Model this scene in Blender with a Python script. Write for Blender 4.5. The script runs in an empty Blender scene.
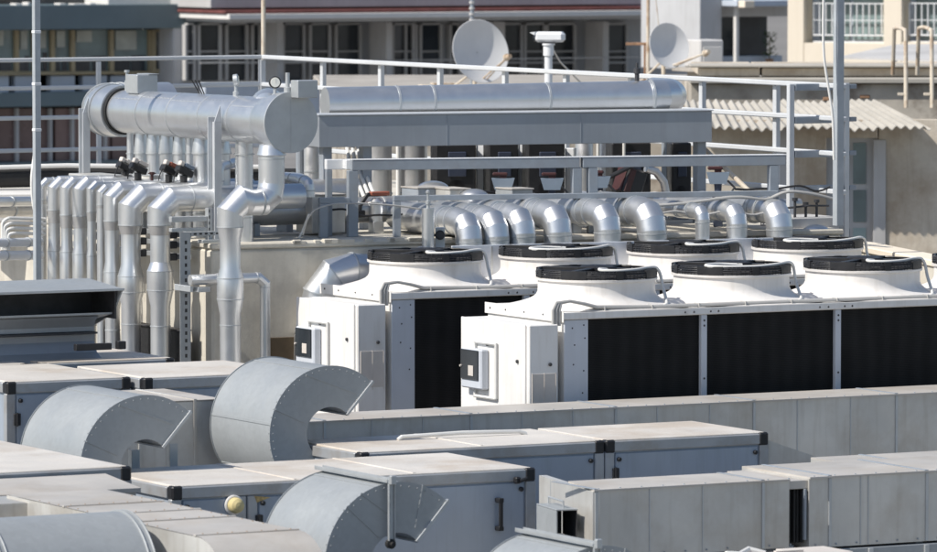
import bpy, bmesh, math, random
from mathutils import Vector, Matrix
random.seed(7)
S = bpy.context.scene
COL = S.collection
R = math.radians

# ------------------------------------------------------------------ camera model (photo is 937 x 552)
F = 5770.0
HC = 5.0
PITCH = math.atan((276 + 90) / F)
CP, SP = math.cos(PITCH), math.sin(PITCH)
CAM = Vector((0, 0, HC))

def ray(px, py):
    rx, ry = (px - 468.5) / F, (276 - py) / F
    return Vector((rx, CP + ry * SP, -SP + ry * CP))

def at(px, py, D):                      # point on the pixel's ray at ground distance D
    d = ray(px, py)
    return CAM + d * (D / d.y)

def atz(px, py, z):                     # point on the pixel's ray at height z
    d = ray(px, py)
    return CAM + d * ((z - HC) / d.z)

YAW = R(28.34)                          # direction of the long rows of plant (+x local), +y local goes away to the left
A = Vector((math.cos(YAW), math.sin(YAW), 0))
B = Vector((-math.sin(YAW), math.cos(YAW), 0))

def reach(P, d, px):                    # how far along d from P until the column px
    k = (px - 468.5) / F
    q = P - CAM
    zc = q.y * CP - q.z * SP
    dz = d.y * CP - d.z * SP
    return (k * zc - q.x) / (d.x - k * dz)

# ------------------------------------------------------------------ object helpers
def tag(o, label=None, cat=None, group=None, kind=None):
    if label: o['label'] = label
    if cat: o['category'] = cat
    if group: o['group'] = group
    if kind: o['kind'] = kind
    return o

def thing(name, label, cat, loc=(0, 0, 0), yaw=YAW, group=None):
    o = bpy.data.objects.new(name, None)
    COL.objects.link(o)
    o.empty_display_size = .2
    o.location = loc
    o.rotation_euler = (0, 0, yaw)
    return tag(o, label, cat, group)

def kids(o):
    return [c for c in COL.objects if c.parent == o]

def copy_tree(o, parent=None):
    c = o.copy()
    COL.objects.link(c)
    if parent is not None: c.parent = parent
    for ch in kids(o): copy_tree(ch, c)
    return c

class MB:
    def __init__(s):
        s.bm = bmesh.new()
    def box(s, x0, x1, y0, y1, z0, z1, bev=.004, M=None):
        if x1 < x0: x0, x1 = x1, x0
        if y1 < y0: y0, y1 = y1, y0
        if z1 < z0: z0, z1 = z1, z0
        vs = [s.bm.verts.new((x, y, z)) for x in (x0, x1) for y in (y0, y1) for z in (z0, z1)]
        fs = []
        for q in ((0,1,3,2),(4,6,7,5),(0,4,5,1),(2,3,7,6),(0,2,6,4),(1,5,7,3)):
            fs.append(s.bm.faces.new([vs[i] for i in q]))
        b = min(bev, .3 * min(x1 - x0, y1 - y0, z1 - z0))
        if M is not None:
            for v in vs: v.co = M @ v.co
        if b > .0005:
            es = list({e for f in fs for e in f.edges})
            bmesh.ops.bevel(s.bm, geom=es, offset=b, segments=1, affect='EDGES', profile=.5)
        return s
    def bar(s, p, q, w, h=None, up=Vector((0, 0, 1)), bev=.003):    # square bar between two points
        p, q = Vector(p), Vector(q)
        h = h or w
        d = (q - p); L = d.length; d.normalize()
        up = Vector(up)
        if abs(d.dot(up)) > .97: up = Vector((0, 1, 0))
        x = d.cross(up).normalized(); z = x.cross(d)
        M = Matrix((x, d, z)).transposed().to_4x4(); M.translation = p
        return s.box(-w/2, w/2, 0, L, -h/2, h/2, bev, M)
    def ring(s, c, x, y, r, n):
        return [s.bm.verts.new(c + x * (r * math.cos(2*math.pi*i/n)) + y * (r * math.sin(2*math.pi*i/n))) for i in range(n)]
    def skin(s, a, b):
        n = len(a)
        for i in range(n):
            s.bm.faces.new((a[i], a[(i+1) % n], b[(i+1) % n], b[i]))
    def lathe(s, prof, p=(0, 0, 0), axis=(0, 0, 1), n=32, cap0=True, cap1=True):   # prof: (radius, height)
        p, ax = Vector(p), Vector(axis).normalized()
        t = Vector((1, 0, 0)) if abs(ax.x) < .8 else Vector((0, 1, 0))
        x = ax.cross(t).normalized(); y = ax.cross(x)
        prev = first = None
        for r, h in prof:
            g = s.ring(p + ax * h, x, y, max(r, .0004), n)
            if prev: s.skin(prev, g)
            else: first = g
            prev = g
        if cap0: s.bm.faces.new(list(reversed(first)))
        if cap1: s.bm.faces.new(prev)
        return s
    def cyl(s, p, q, r, r2=None, n=24, caps=True):
        p, q = Vector(p), Vector(q)
        return s.lathe([(r, 0), (r if r2 is None else r2, (q - p).length)], p, q - p, n, caps, caps)
    def tube(s, pts, r, n=10, caps=True, crisp=False):
        pts = [Vector(p) for p in pts]
        m = len(pts)
        rs = r if isinstance(r, (list, tuple)) else [r] * m
        d = [(pts[i+1] - pts[i]).normalized() for i in range(m - 1)]
        t = Vector((0, 0, 1)) if abs(d[0].z) < .8 else Vector((1, 0, 0))
        x = d[0].cross(t).normalized()
        rings = []
        for i in range(m):
            d0 = d[max(i - 1, 0)]; d1 = d[min(i, m - 2)]
            bis = (d0 + d1).normalized()
            x = (x - d0 * x.dot(d0)).normalized(); y = d0.cross(x)
            g = []
            for k in range(n):
                w = x * math.cos(2*math.pi*k/n) + y * math.sin(2*math.pi*k/n)
                w = w - d0 * (w.dot(bis) / max(d0.dot(bis), .2))
                g.append(s.bm.verts.new(pts[i] + w * rs[i]))
            if i: s.skin(rings[i-1], g)
            if crisp and 0 < i < m - 1: g = [s.bm.verts.new(v.co) for v in g]
            rings.append(g)
            x = (x - d1 * x.dot(d1)).normalized()
        if caps:
            s.bm.faces.new(list(reversed(rings[0]))); s.bm.faces.new(rings[-1])
        return s
    def torus(s, c, axis, r, rt, n=32, m=8):
        ax = Vector(axis).normalized(); c = Vector(c)
        t = Vector((1, 0, 0)) if abs(ax.x) < .8 else Vector((0, 1, 0))
        x = ax.cross(t).normalized(); y = ax.cross(x)
        rings = []
        for i in range(n):
            e = x * math.cos(2*math.pi*i/n) + y * math.sin(2*math.pi*i/n)
            rings.append(s.ring(c + e * r, e, ax, rt, m))
        for i in range(n): s.skin(rings[i], rings[(i+1) % n])
        return s
    def prism(s, poly, vec):                     # polygon of 3-D points pushed along vec
        a = [s.bm.verts.new(Vector(p)) for p in poly]
        b = [s.bm.verts.new(Vector(p) + Vector(vec)) for p in poly]
        n = len(a)
        s.bm.faces.new(list(reversed(a))); s.bm.faces.new(b)
        for i in range(n): s.bm.faces.new((a[i], a[(i+1) % n], b[(i+1) % n], b[i]))
        return s
    def quad(s, *ps):
        s.bm.faces.new([s.bm.verts.new(Vector(p)) for p in ps]); return s
    def build(s, name, mat, parent=None, smooth=22, loc=None, yaw=None):
        bmesh.ops.recalc_face_normals(s.bm, faces=s.bm.faces[:])
        me = bpy.data.meshes.new(name)
        s.bm.to_mesh(me); s.bm.free()
        if smooth:
            for p in me.polygons: p.use_smooth = True
            me.set_sharp_from_angle(angle=R(smooth))
        me.materials.append(mat)
        o = bpy.data.objects.new(name, me)
        COL.objects.link(o)
        if parent: o.parent = parent
        if loc is not None: o.location = loc
        if yaw is not None: o.rotation_euler = (0, 0, yaw)
        return o

def arc(c, x, y, r, a0, a1, n):
    c, x, y = Vector(c), Vector(x), Vector(y)
    return [c + x * (r * math.cos(R(a0 + (a1 - a0) * i / n))) + y * (r * math.sin(R(a0 + (a1 - a0) * i / n))) for i in range(n + 1)]

# ------------------------------------------------------------------ materials
def mat(name, col, metal=0, rough=.5, var=.12, scale=3, bump=0, bscale=60, stain=None, stain_amt=.5, stain_scale=1.2,
        streak=0, spangle=0, rvar=.1, spec=.5, fine=0):
    m = bpy.data.materials.new(name); m.use_nodes = True
    nt = m.node_tree; N = nt.nodes; Lk = nt.links
    bs = N['Principled BSDF']
    bs.inputs['Metallic'].default_value = metal
    bs.inputs['Specular IOR Level'].default_value = spec
    tc = N.new('ShaderNodeTexCoord')
    oi = N.new('ShaderNodeObjectInfo')
    off = N.new('ShaderNodeVectorMath'); off.operation = 'MULTIPLY_ADD'
    cmb = N.new('ShaderNodeCombineXYZ')
    for k in range(3): Lk.new(oi.outputs['Random'], cmb.inputs[k])
    off.inputs[1].default_value = (31, 17, 23)
    Lk.new(cmb.outputs[0], off.inputs[0]); Lk.new(tc.outputs['Object'], off.inputs[2])
    P = off.outputs[0]
    def noise(sc, det=4, vec=None, ro=.6):
        n = N.new('ShaderNodeTexNoise'); n.inputs['Scale'].default_value = sc
        n.inputs['Detail'].default_value = det; n.inputs['Roughness'].default_value = ro
        Lk.new(vec or P, n.inputs['Vector']); return n.outputs['Fac']
    def ramp(fac, a, b, lo=0., hi=1.):
        r = N.new('ShaderNodeMapRange'); r.inputs[1].default_value = a; r.inputs[2].default_value = b
        r.inputs[3].default_value = lo; r.inputs[4].default_value = hi
        Lk.new(fac, r.inputs[0]); return r.outputs[0]
    def mix(fac, a, b, mode='MIX'):
        x = N.new('ShaderNodeMix'); x.data_type = 'RGBA'; x.blend_type = mode
        if hasattr(fac, 'node'): Lk.new(fac, x.inputs[0])
        else: x.inputs[0].default_value = fac
        for s_, v in ((6, a), (7, b)):
            if hasattr(v, 'node'): Lk.new(v, x.inputs[s_])
            else: x.inputs[s_].default_value = (*v, 1)
        return x.outputs[2]
    lo = tuple(max(0, c * (1 - var)) for c in col); hi = tuple(min(1, c * (1 + var)) for c in col)
    c = mix(ramp(noise(scale, 5), .3, .7), lo, hi)
    if spangle:
        v = N.new('ShaderNodeTexVoronoi'); v.inputs['Scale'].default_value = 34
        Lk.new(P, v.inputs['Vector'])
        bw = N.new('ShaderNodeRGBToBW'); Lk.new(v.outputs['Color'], bw.inputs[0])
        g = ramp(bw.outputs[0], .2, .8, 1 - spangle, 1 + spangle)
        gc = N.new('ShaderNodeCombineColor')
        for k in range(3): Lk.new(g, gc.inputs[k])
        c = mix(1., c, gc.outputs[0], 'MULTIPLY')
    if streak:
        mp = N.new('ShaderNodeMapping'); mp.inputs['Scale'].default_value = (9, 9, .7)
        Lk.new(P, mp.inputs['Vector'])
        f = ramp(noise(1.6, 5, mp.outputs[0]), .5, .78, 0, streak)
        c = mix(f, c, tuple(x * k for x, k in zip(col, (.52, .47, .40))))
    if stain:
        f = ramp(noise(stain_scale, 7, None, .68), .47, .64, 0, stain_amt)
        c = mix(f, c, stain)
    if fine:
        f = ramp(noise(90, 3), .35, .7, 1 - fine, 1 + fine)
        gc = N.new('ShaderNodeCombineColor')
        for k in range(3): Lk.new(f, gc.inputs[k])
        c = mix(1., c, gc.outputs[0], 'MULTIPLY')
    Lk.new(c, bs.inputs['Base Color'])
    rr = ramp(noise(scale * 2.3, 4), .3, .7, max(.03, rough - rvar), min(1, rough + rvar))
    Lk.new(rr, bs.inputs['Roughness'])
    if bump:
        b = N.new('ShaderNodeBump'); b.inputs['Strength'].default_value = bump; b.inputs['Distance'].default_value = .02
        Lk.new(noise(bscale, 3), b.inputs['Height']); Lk.new(b.outputs[0], bs.inputs['Normal'])
    return m

M = {}
def mk(k, *a, **kw): M[k] = mat(k, *a, **kw)
RUST = (.30, .19, .10)
mk('lagging', (.71, .72, .73), metal=.85, rough=.36, var=.03, scale=4, bump=.008, bscale=9, streak=.10, rvar=.05)
mk('lagging_dull', (.60, .59, .58), metal=.8, rough=.4, var=.1, scale=4, bump=.05, bscale=6, streak=.25)
mk('galv', (.355, .375, .385), metal=.22, rough=.48, var=.035, scale=1.4, spangle=.03, bump=.03, bscale=3, streak=.10)
mk('galv_bright', (.5, .52, .53), metal=.5, rough=.42, var=.08, scale=6)
mk('duct', (.60, .59, .56), metal=.35, rough=.40, var=.16, scale=1.1, bump=.12, bscale=2.2, streak=.35, stain=(.33, .27, .20), stain_amt=.35)
mk('duct_top', (.52, .49, .45), metal=.15, rough=.55, var=.14, scale=1.5, stain=(.40, .33, .25), stain_amt=.35, stain_scale=1.6, bump=.08, bscale=2.5)
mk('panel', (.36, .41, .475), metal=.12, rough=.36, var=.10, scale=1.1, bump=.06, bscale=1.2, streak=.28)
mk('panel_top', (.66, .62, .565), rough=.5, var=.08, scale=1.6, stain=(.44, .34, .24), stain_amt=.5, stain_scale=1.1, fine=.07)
mk('profile', (.42, .435, .45), metal=.35, rough=.42, var=.1, scale=3, stain=(.3, .24, .18), stain_amt=.35, stain_scale=5)
mk('black_plastic', (.018, .018, .02), rough=.45, var=.2, scale=8)
mk('rubber', (.02, .02, .02), rough=.8)
mk('white_paint', (.80, .785, .76), rough=.42, var=.04, scale=2, streak=.30, stain=(.58, .5, .42), stain_amt=.16, stain_scale=2.2)
mk('white_dusty', (.62, .57, .52), rough=.6, var=.08, scale=3, streak=.25)
mk('shroud', (.79, .76, .725), rough=.45, var=.06, scale=3, streak=.28, stain=(.58, .5, .42), stain_amt=.14, stain_scale=2)
mk('casing_grey', (.58, .61, .66), rough=.4, var=.05, scale=3, streak=.1)
mk('coil', (.017, .017, .017), rough=.7, var=.6, scale=1.3, bump=.25, bscale=160, spec=.2)
mk('steel_grey', (.30, .335, .375), metal=.1, rough=.5, var=.08, scale=5, stain=(.25, .22, .2), stain_amt=.25, stain_scale=6)
mk('mast_steel', (.40, .43, .455), metal=.1, rough=.5, var=.1, scale=6)
mk('steel_light', (.56, .58, .60), metal=.25, rough=.42, var=.08, scale=5)
mk('girder', (.33, .355, .385), metal=.3, rough=.42, var=.09, scale=1.4, bump=.06, bscale=2, streak=.12)
mk('rail_paint', (.56, .575, .59), rough=.45, var=.06, scale=3)
mk('white_rail', (.76, .77, .78), rough=.4, var=.04)
mk('plaster', (.60, .56, .48), rough=.85, var=.08, scale=2, bump=.08, bscale=30, streak=.25, stain=(.34, .31, .27), stain_amt=.5, stain_scale=1.1)
mk('concrete', (.40, .37, .33), rough=.9, var=.18, scale=1.5, bump=.3, bscale=20, streak=.3, stain=(.25, .22, .19), stain_amt=.5)
mk('roof_felt', (.30, .29, .275), rough=.9, var=.2, scale=.6, bump=.2, bscale=30)
mk('cable_white', (.72, .71, .68), rough=.5, var=.06)
mk('cable_grey', (.45, .44, .42), rough=.5, var=.08)
mk('cable_black', (.02, .02, .022), rough=.5)
mk('red_part', (.055, .016, .015), rough=.5, var=.2)
mk('orange_part', (.33, .10, .06), rough=.5, var=.2)
mk('blue_part', (.19, .235, .29), rough=.5, var=.1)
mk('blue_dark', (.035, .045, .075), rough=.5)
mk('dark_metal', (.06, .06, .065), metal=.4, rough=.5, var=.25, scale=6)
mk('yellow_cap', (.62, .52, .26), rough=.6, var=.12, scale=20)
mk('gold_sticker', (.55, .38, .15), rough=.6, var=.4, scale=40)
mk('dial', (.75, .74, .68), rough=.3)
mk('teal', (.125, .17, .19), rough=.45, var=.1, scale=.6)
mk('ochre', (.40, .33, .21), rough=.55, var=.15, scale=1.5)
mk('glass_dark', (.035, .042, .05), rough=.10, var=.7, scale=.5, spec=.6)
mk('glass_teal', (.21, .28, .285), rough=.15, var=.5, scale=.45, spec=.6)
mk('glass_red', (.20, .135, .125), rough=.25, var=.5, scale=.35)
mk('blind', (.52, .53, .48), rough=.7, var=.15)
mk('far_plaster', (.50, .49, .48), rough=.9, var=.14, scale=.5, streak=.25)
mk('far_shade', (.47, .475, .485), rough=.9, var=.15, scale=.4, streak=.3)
mk('far_white', (.70, .68, .65), rough=.7, var=.06)
mk('far_blue', (.48, .53, .60), rough=.7, var=.08)
mk('cream', (.80, .71, .58), rough=.9, var=.06, scale=.6, streak=.12)
mk('tile_red', (.15, .05, .045), rough=.8, var=.3, scale=4)
mk('stone', (.44, .40, .34), rough=.9, var=.35, scale=.9, bump=.4, bscale=6, stain=(.17, .13, .10), stain_amt=.9, stain_scale=1.3)
mk('shed_wall', (.62, .55, .45), rough=.9, var=.16, scale=.9, bump=.3, bscale=9, streak=.4, stain=(.30, .21, .13), stain_amt=.6, stain_scale=.7)
mk('asbestos', (.42, .395, .35), rough=.9, var=.14, scale=1.3, streak=.2)
mk('rust_steel', (.34, .20, .12), rough=.8, var=.4, scale=8)
mk('rusty_white', (.62, .55, .45), rough=.7, var=.1, scale=5, stain=(.33, .19, .09), stain_amt=.8, stain_scale=4)
mk('wood_old', (.35, .24, .15), rough=.8, var=.25, scale=6)
mk('dish', (.66, .66, .66), rough=.5, var=.04)
mk('dark_opening', (.11, .08, .05), rough=.9, var=.3, scale=3)
mk('leaf', (.07, .10, .035), rough=.7, var=.4, scale=5)
mk('asphalt', (.20, .19, .18), rough=.95, var=.2, scale=.1)

def finned(m):                                        # fine horizontal tube rows and vertical fins, dusty in places
    nt = m.node_tree; N = nt.nodes; bs = N['Principled BSDF']
    tc = N.new('ShaderNodeTexCoord')
    w1 = N.new('ShaderNodeTexWave'); w1.bands_direction = 'Z'; w1.inputs['Scale'].default_value = 26; w1.inputs['Distortion'].default_value = .6; w1.inputs['Detail'].default_value = 2
    w2 = N.new('ShaderNodeTexWave'); w2.bands_direction = 'X'; w2.inputs['Scale'].default_value = 2.1; w2.inputs['Distortion'].default_value = 1.5
    ns = N.new('ShaderNodeTexNoise'); ns.inputs['Scale'].default_value = 2.3; ns.inputs['Detail'].default_value = 6
    for n in (w1, w2, ns): nt.links.new(tc.outputs['Object'], n.inputs['Vector'])
    a = N.new('ShaderNodeMath'); a.operation = 'MULTIPLY'; nt.links.new(w1.outputs['Fac'], a.inputs[0]); nt.links.new(ns.outputs['Fac'], a.inputs[1])
    b = N.new('ShaderNodeMath'); b.operation = 'MULTIPLY_ADD'; nt.links.new(w2.outputs['Fac'], b.inputs[0]); b.inputs[1].default_value = .25; nt.links.new(a.outputs[0], b.inputs[2])
    r = N.new('ShaderNodeMapRange'); r.inputs[1].default_value = .1; r.inputs[2].default_value = .8; r.inputs[3].default_value = .008; r.inputs[4].default_value = .022
    nt.links.new(b.outputs[0], r.inputs[0])
    c = N.new('ShaderNodeCombineColor')
    for k in range(3): nt.links.new(r.outputs[0], c.inputs[k])
    nt.links.new(c.outputs[0], bs.inputs['Base Color'])
finned(M['coil'])

# ------------------------------------------------------------------ world, sun, camera
az = math.atan2(-.882, -.472); el = R(46)
sun_dir = Vector((math.sin(az) * math.cos(el), math.cos(az) * math.cos(el), math.sin(el)))
W = bpy.data.worlds.new('World'); S.world = W; W.use_nodes = True
nt = W.node_tree
sky = nt.nodes.new('ShaderNodeTexSky'); sky.sky_type = 'NISHITA'; sky.sun_disc = False
sky.sun_elevation = el; sky.sun_rotation = az; sky.air_density = 1.0; sky.dust_density = 1.2; sky.ozone_density = 1.5
bg = nt.nodes['Background']; bg.inputs[1].default_value = .105
nt.links.new(sky.outputs[0], bg.inputs[0])
sl = bpy.data.lights.new('sun', 'SUN'); sl.energy = 4.4; sl.angle = R(.53); sl.color = (1, .955, .88)
so = bpy.data.objects.new('sun', sl); COL.objects.link(so)
so.rotation_euler = (-sun_dir).to_track_quat('-Z', 'Y').to_euler()
so.location = sun_dir * 60
cd = bpy.data.cameras.new('camera'); cam = bpy.data.objects.new('camera', cd); COL.objects.link(cam)
cam.location = CAM; cam.rotation_euler = (math.pi / 2 - PITCH, 0, 0)
cd.sensor_width = 36; cd.sensor_fit = 'HORIZONTAL'; cd.lens = F / 937 * 36
cd.clip_start = .5; cd.clip_end = 3000
cd.dof.use_dof = True; cd.dof.focus_distance = 44.5; cd.dof.aperture_fstop = 6.2
S.camera = cam
S.render.engine = 'CYCLES'
S.view_settings.view_transform = 'Standard'; S.view_settings.look = 'None'
S.view_settings.exposure = 0.14; S.view_settings.gamma = 1
S.render.resolution_x = 1024; S.render.resolution_y = 603

# ------------------------------------------------------------------ setting
g = MB(); g.quad((-3000, -500, -14), (3000, -500, -14), (3000, 3000, -14), (-3000, 3000, -14))
tag(g.build('ground', M['asphalt'], smooth=0), kind='structure')
PC = at(212, 244, 47.3)                                  # near left corner of the raised deck
DECK = PC.z
g = MB(); g.box(-16, 20, -20, 14.5, -.4, 0, 0)
o = g.build('roof_floor', M['roof_felt'], loc=(PC.x, PC.y, 0), yaw=YAW); tag(o, kind='structure')

# ================================================================== FOREGROUND: air handling units, ducts, goosenecks
def ahu(label, P, L, Wd, H, splits=(), group='air handling units on the roof', roof='panel_top', lid=.012, knobs=(), feet=True, P_yaw=YAW, lcap=True, rcap=True, midcap=True):
    t = thing('air_handling_unit', label, 'air handler', (P.x, P.y, P.z - H), P_yaw, group)
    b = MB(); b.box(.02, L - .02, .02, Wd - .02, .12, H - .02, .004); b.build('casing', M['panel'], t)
    fr = MB(); w = .075
    posts = [(0, w)] + [q for s_ in splits for q in ((s_ - w - .004, s_ - .004), (s_ + .004, s_ + w + .004))] + [(L - w, L)]
    for x0, x1 in posts:
        fr.box(x0, x1, 0, .05, .1, H - w - .002, .006); fr.box(x0, x1, Wd - .05, Wd, .1, H - w - .002, .006)
    cuts = [0] + list(splits) + [L]
    if not midcap: cuts = [0, L]
    for i in range(len(cuts) - 1):
        x0, x1 = cuts[i] + (.004 if i else 0), cuts[i+1] - (.004 if i < len(cuts) - 2 else 0)
        for z0, z1 in ((H - w, H), (.1, .1 + w - .002)):
            fr.box(x0 + w * .9, x1 - w * .9, -.002, .05, z0, z1, .006)
            fr.box(x0 + w * .9, x1 - w * .9, Wd - .05, Wd + .002, z0, z1, .006)
    for x in (0, L - .05):
        fr.box(x, x + .05, w, Wd - w, H - w, H, .006); fr.box(x, x + .05, w, Wd - w, .1, .1 + w, .006)
    fr.build('frame', M['profile'], t)
    rf = MB()
    for i in range(len(cuts) - 1):
        x0, x1 = cuts[i] + .03, cuts[i+1] - .03
        rf.box(x0, x1, .012, Wd - .012, H - .01, H + lid, .005)
        n = max(1, int((x1 - x0) / .8))
        for k in range(1, n): 
            xx = x0 + (x1 - x0) * k / n; rf.box(xx - .012, xx + .012, .02, Wd - .02, H + lid - .002, H + lid + .005, .002)
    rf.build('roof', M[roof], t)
    cuts = [0] + list(splits) + [L]
    pn = MB()
    for i in range(len(cuts) - 1):
        x0, x1 = cuts[i] + w + .014, cuts[i+1] - w - .014
        pn.box(x0, x1, .006, .03, .1 + w + .012, H - w - .012, .006)
    pn.build('panel', M['panel'], t)
    for i, c in enumerate(cuts):
        for sgn in ((1,) if i == 0 else (-1,) if i == len(cuts) - 1 else (-1, 1)):
            if not midcap and 0 < i < len(cuts) - 1: continue
            if (i == 0 and not lcap) or (i == len(cuts) - 1 and not rcap): continue
            x = c + sgn * .004
            k = MB(); k.box(x, x + sgn * (w + .006), -.008, .07, H - w - .008, H + .010, .012)
            k.build('corner_cap', M['black_plastic'], t)
    for i in range(len(cuts) - 1):
        for x in (cuts[i] + w + .04, cuts[i+1] - w - .04):
            k = MB(); k.lathe([(.016, 0), (.016, .02), (.01, .026)], (x, .008, H - w - .055), (0, -1, 0), 12)
            k.build('panel_knob', M['black_plastic'], t)
    for i in range(len(cuts) - 1):
        for z_ in (.32, .68):
            k = MB(); xh = cuts[i] + w + .008; k.box(xh - .022, xh + .03, -.012, .004, (H - .1) * z_ + .06, (H - .1) * z_ + .15, .004); k.lathe([(.008, 0), (.008, .10)], (xh, -.012, (H - .1) * z_ + .055), (0, 0, 1), 8)
            k.build('hinge', M['black_plastic'], t)
    if feet:
        for x in (.12, L - .12):
            for y in (.12, Wd - .12):
                k = MB(); k.box(x - .06, x + .06, y - .06, y + .06, -(P.z - H), .12, .005); k.build('foot', M['steel_grey'], t)
    return t

def along(P, d, px): return reach(P, d, px)

ZT = 1.25
# middle unit
P = atz(359, 454, ZT); L = reach(P, A, 769); Ls = reach(P, A, 605)
mid = ahu("long pale air handling unit with paired black corners midway, before the long grey duct", P, L, 1.05, .85, (Ls,))
# its sloping transition piece on the right end
q = MB(); q.prism([(L + .005, .02, .85 - .05), (L + .005, .02, .1), (L + .95, .02, .1), (L + .95, .02, .48)], (0, .9, 0))
q.build('end_transition', M['duct'], mid)
# white conduit lying on its roof
a0 = atz(398, 437, ZT + .035); a1 = atz(526, 431, ZT + .035)
q = MB(); d = (a1 - a0); q.tube([a0 + Vector((0, 0, -.02)), a0 + d * .03, a0 + d * .5 + Vector((0, 0, .01)), a0 + d * .95, a1 + Vector((0, 0, -.02))], .015, 10)
tag(q.build('conduit_pipe', M['cable_white']), 'white conduit pipe lying along the roof of the middle air handler', 'pipe')

# front unit
P = atz(171, 488, ZT); L = reach(P, A, 536); s1 = reach(P, A, 247); s2 = reach(P, A, 412)
fr_u = ahu("air handling unit with black handle and yellow round cap behind the strapped gooseneck", P, L, 1.22, .9, (s1,), midcap=False)
Pf = P
q = MB(); hx = reach(P, A, 498)
q.box(hx - .015, hx + .015, -.05, -.034, .52, .70, .006); q.box(hx - .02, hx + .02, -.05, .01, .50, .53, .004); q.box(hx - .02, hx + .02, -.05, .01, .69, .72, .004)
q.build('handle', M['black_plastic'], fr_u)
q = MB(); lx = reach(P, A, 517); q.box(lx - .03, lx + .012, -.04, .0, .81, .855, .008); q.tube([(lx, -.045, .83), (lx + .05, -.05, .845)], .012, 8)
q.build('latch', M['black_plastic'], fr_u)
cx = reach(P, A, 233.5)
q = MB(); q.lathe([(.066, 0), (.066, .02), (.058, .024)], (cx, .008, .768), (0, -1, 0), 24); pt = q.build('cap_flange', M['white_paint'], fr_u)
q = MB(); q.lathe([(.05, 0), (.052, .03), (.045, .055), (.025, .07), (.002, .074)], (cx, -.014, .768), (0, -1, 0), 24, True, False); q.build('round_cap', M['yellow_cap'], pt)
tx = reach(P, A, 254)
q = MB(); q.prism([(tx, .004, .85 - .03), (tx + .12, .004, .85 - .045), (tx + .02, .004, .85 - .075)], (0, -.004, 0)); q.build('warning_sticker', M['gold_sticker'], fr_u, 0)
# steel angle stubs behind it, under the left gooseneck
for (x, y, l_) in ((134, 464, 'left'), (172, 458, 'right')):
    p0 = at(x, y, 39.2)
    q = MB(); q.box(-.03, .03, -.03, -.024, -.5, .10, .001); q.box(-.03, -.024, -.024, .03, -.5, .10, .001)
    o = q.build('steel_angle', M['galv_bright'], loc=p0, yaw=YAW)
    q = MB(); q.box(-.09, .09, -.05, .09, -p0.z, -.495, .005); q.build('base', M['steel_grey'], o)
    tag(o, 'short upright steel angle stub under the left gooseneck, ' + l_ + ' of two', 'post', 'steel angle stubs')

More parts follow.
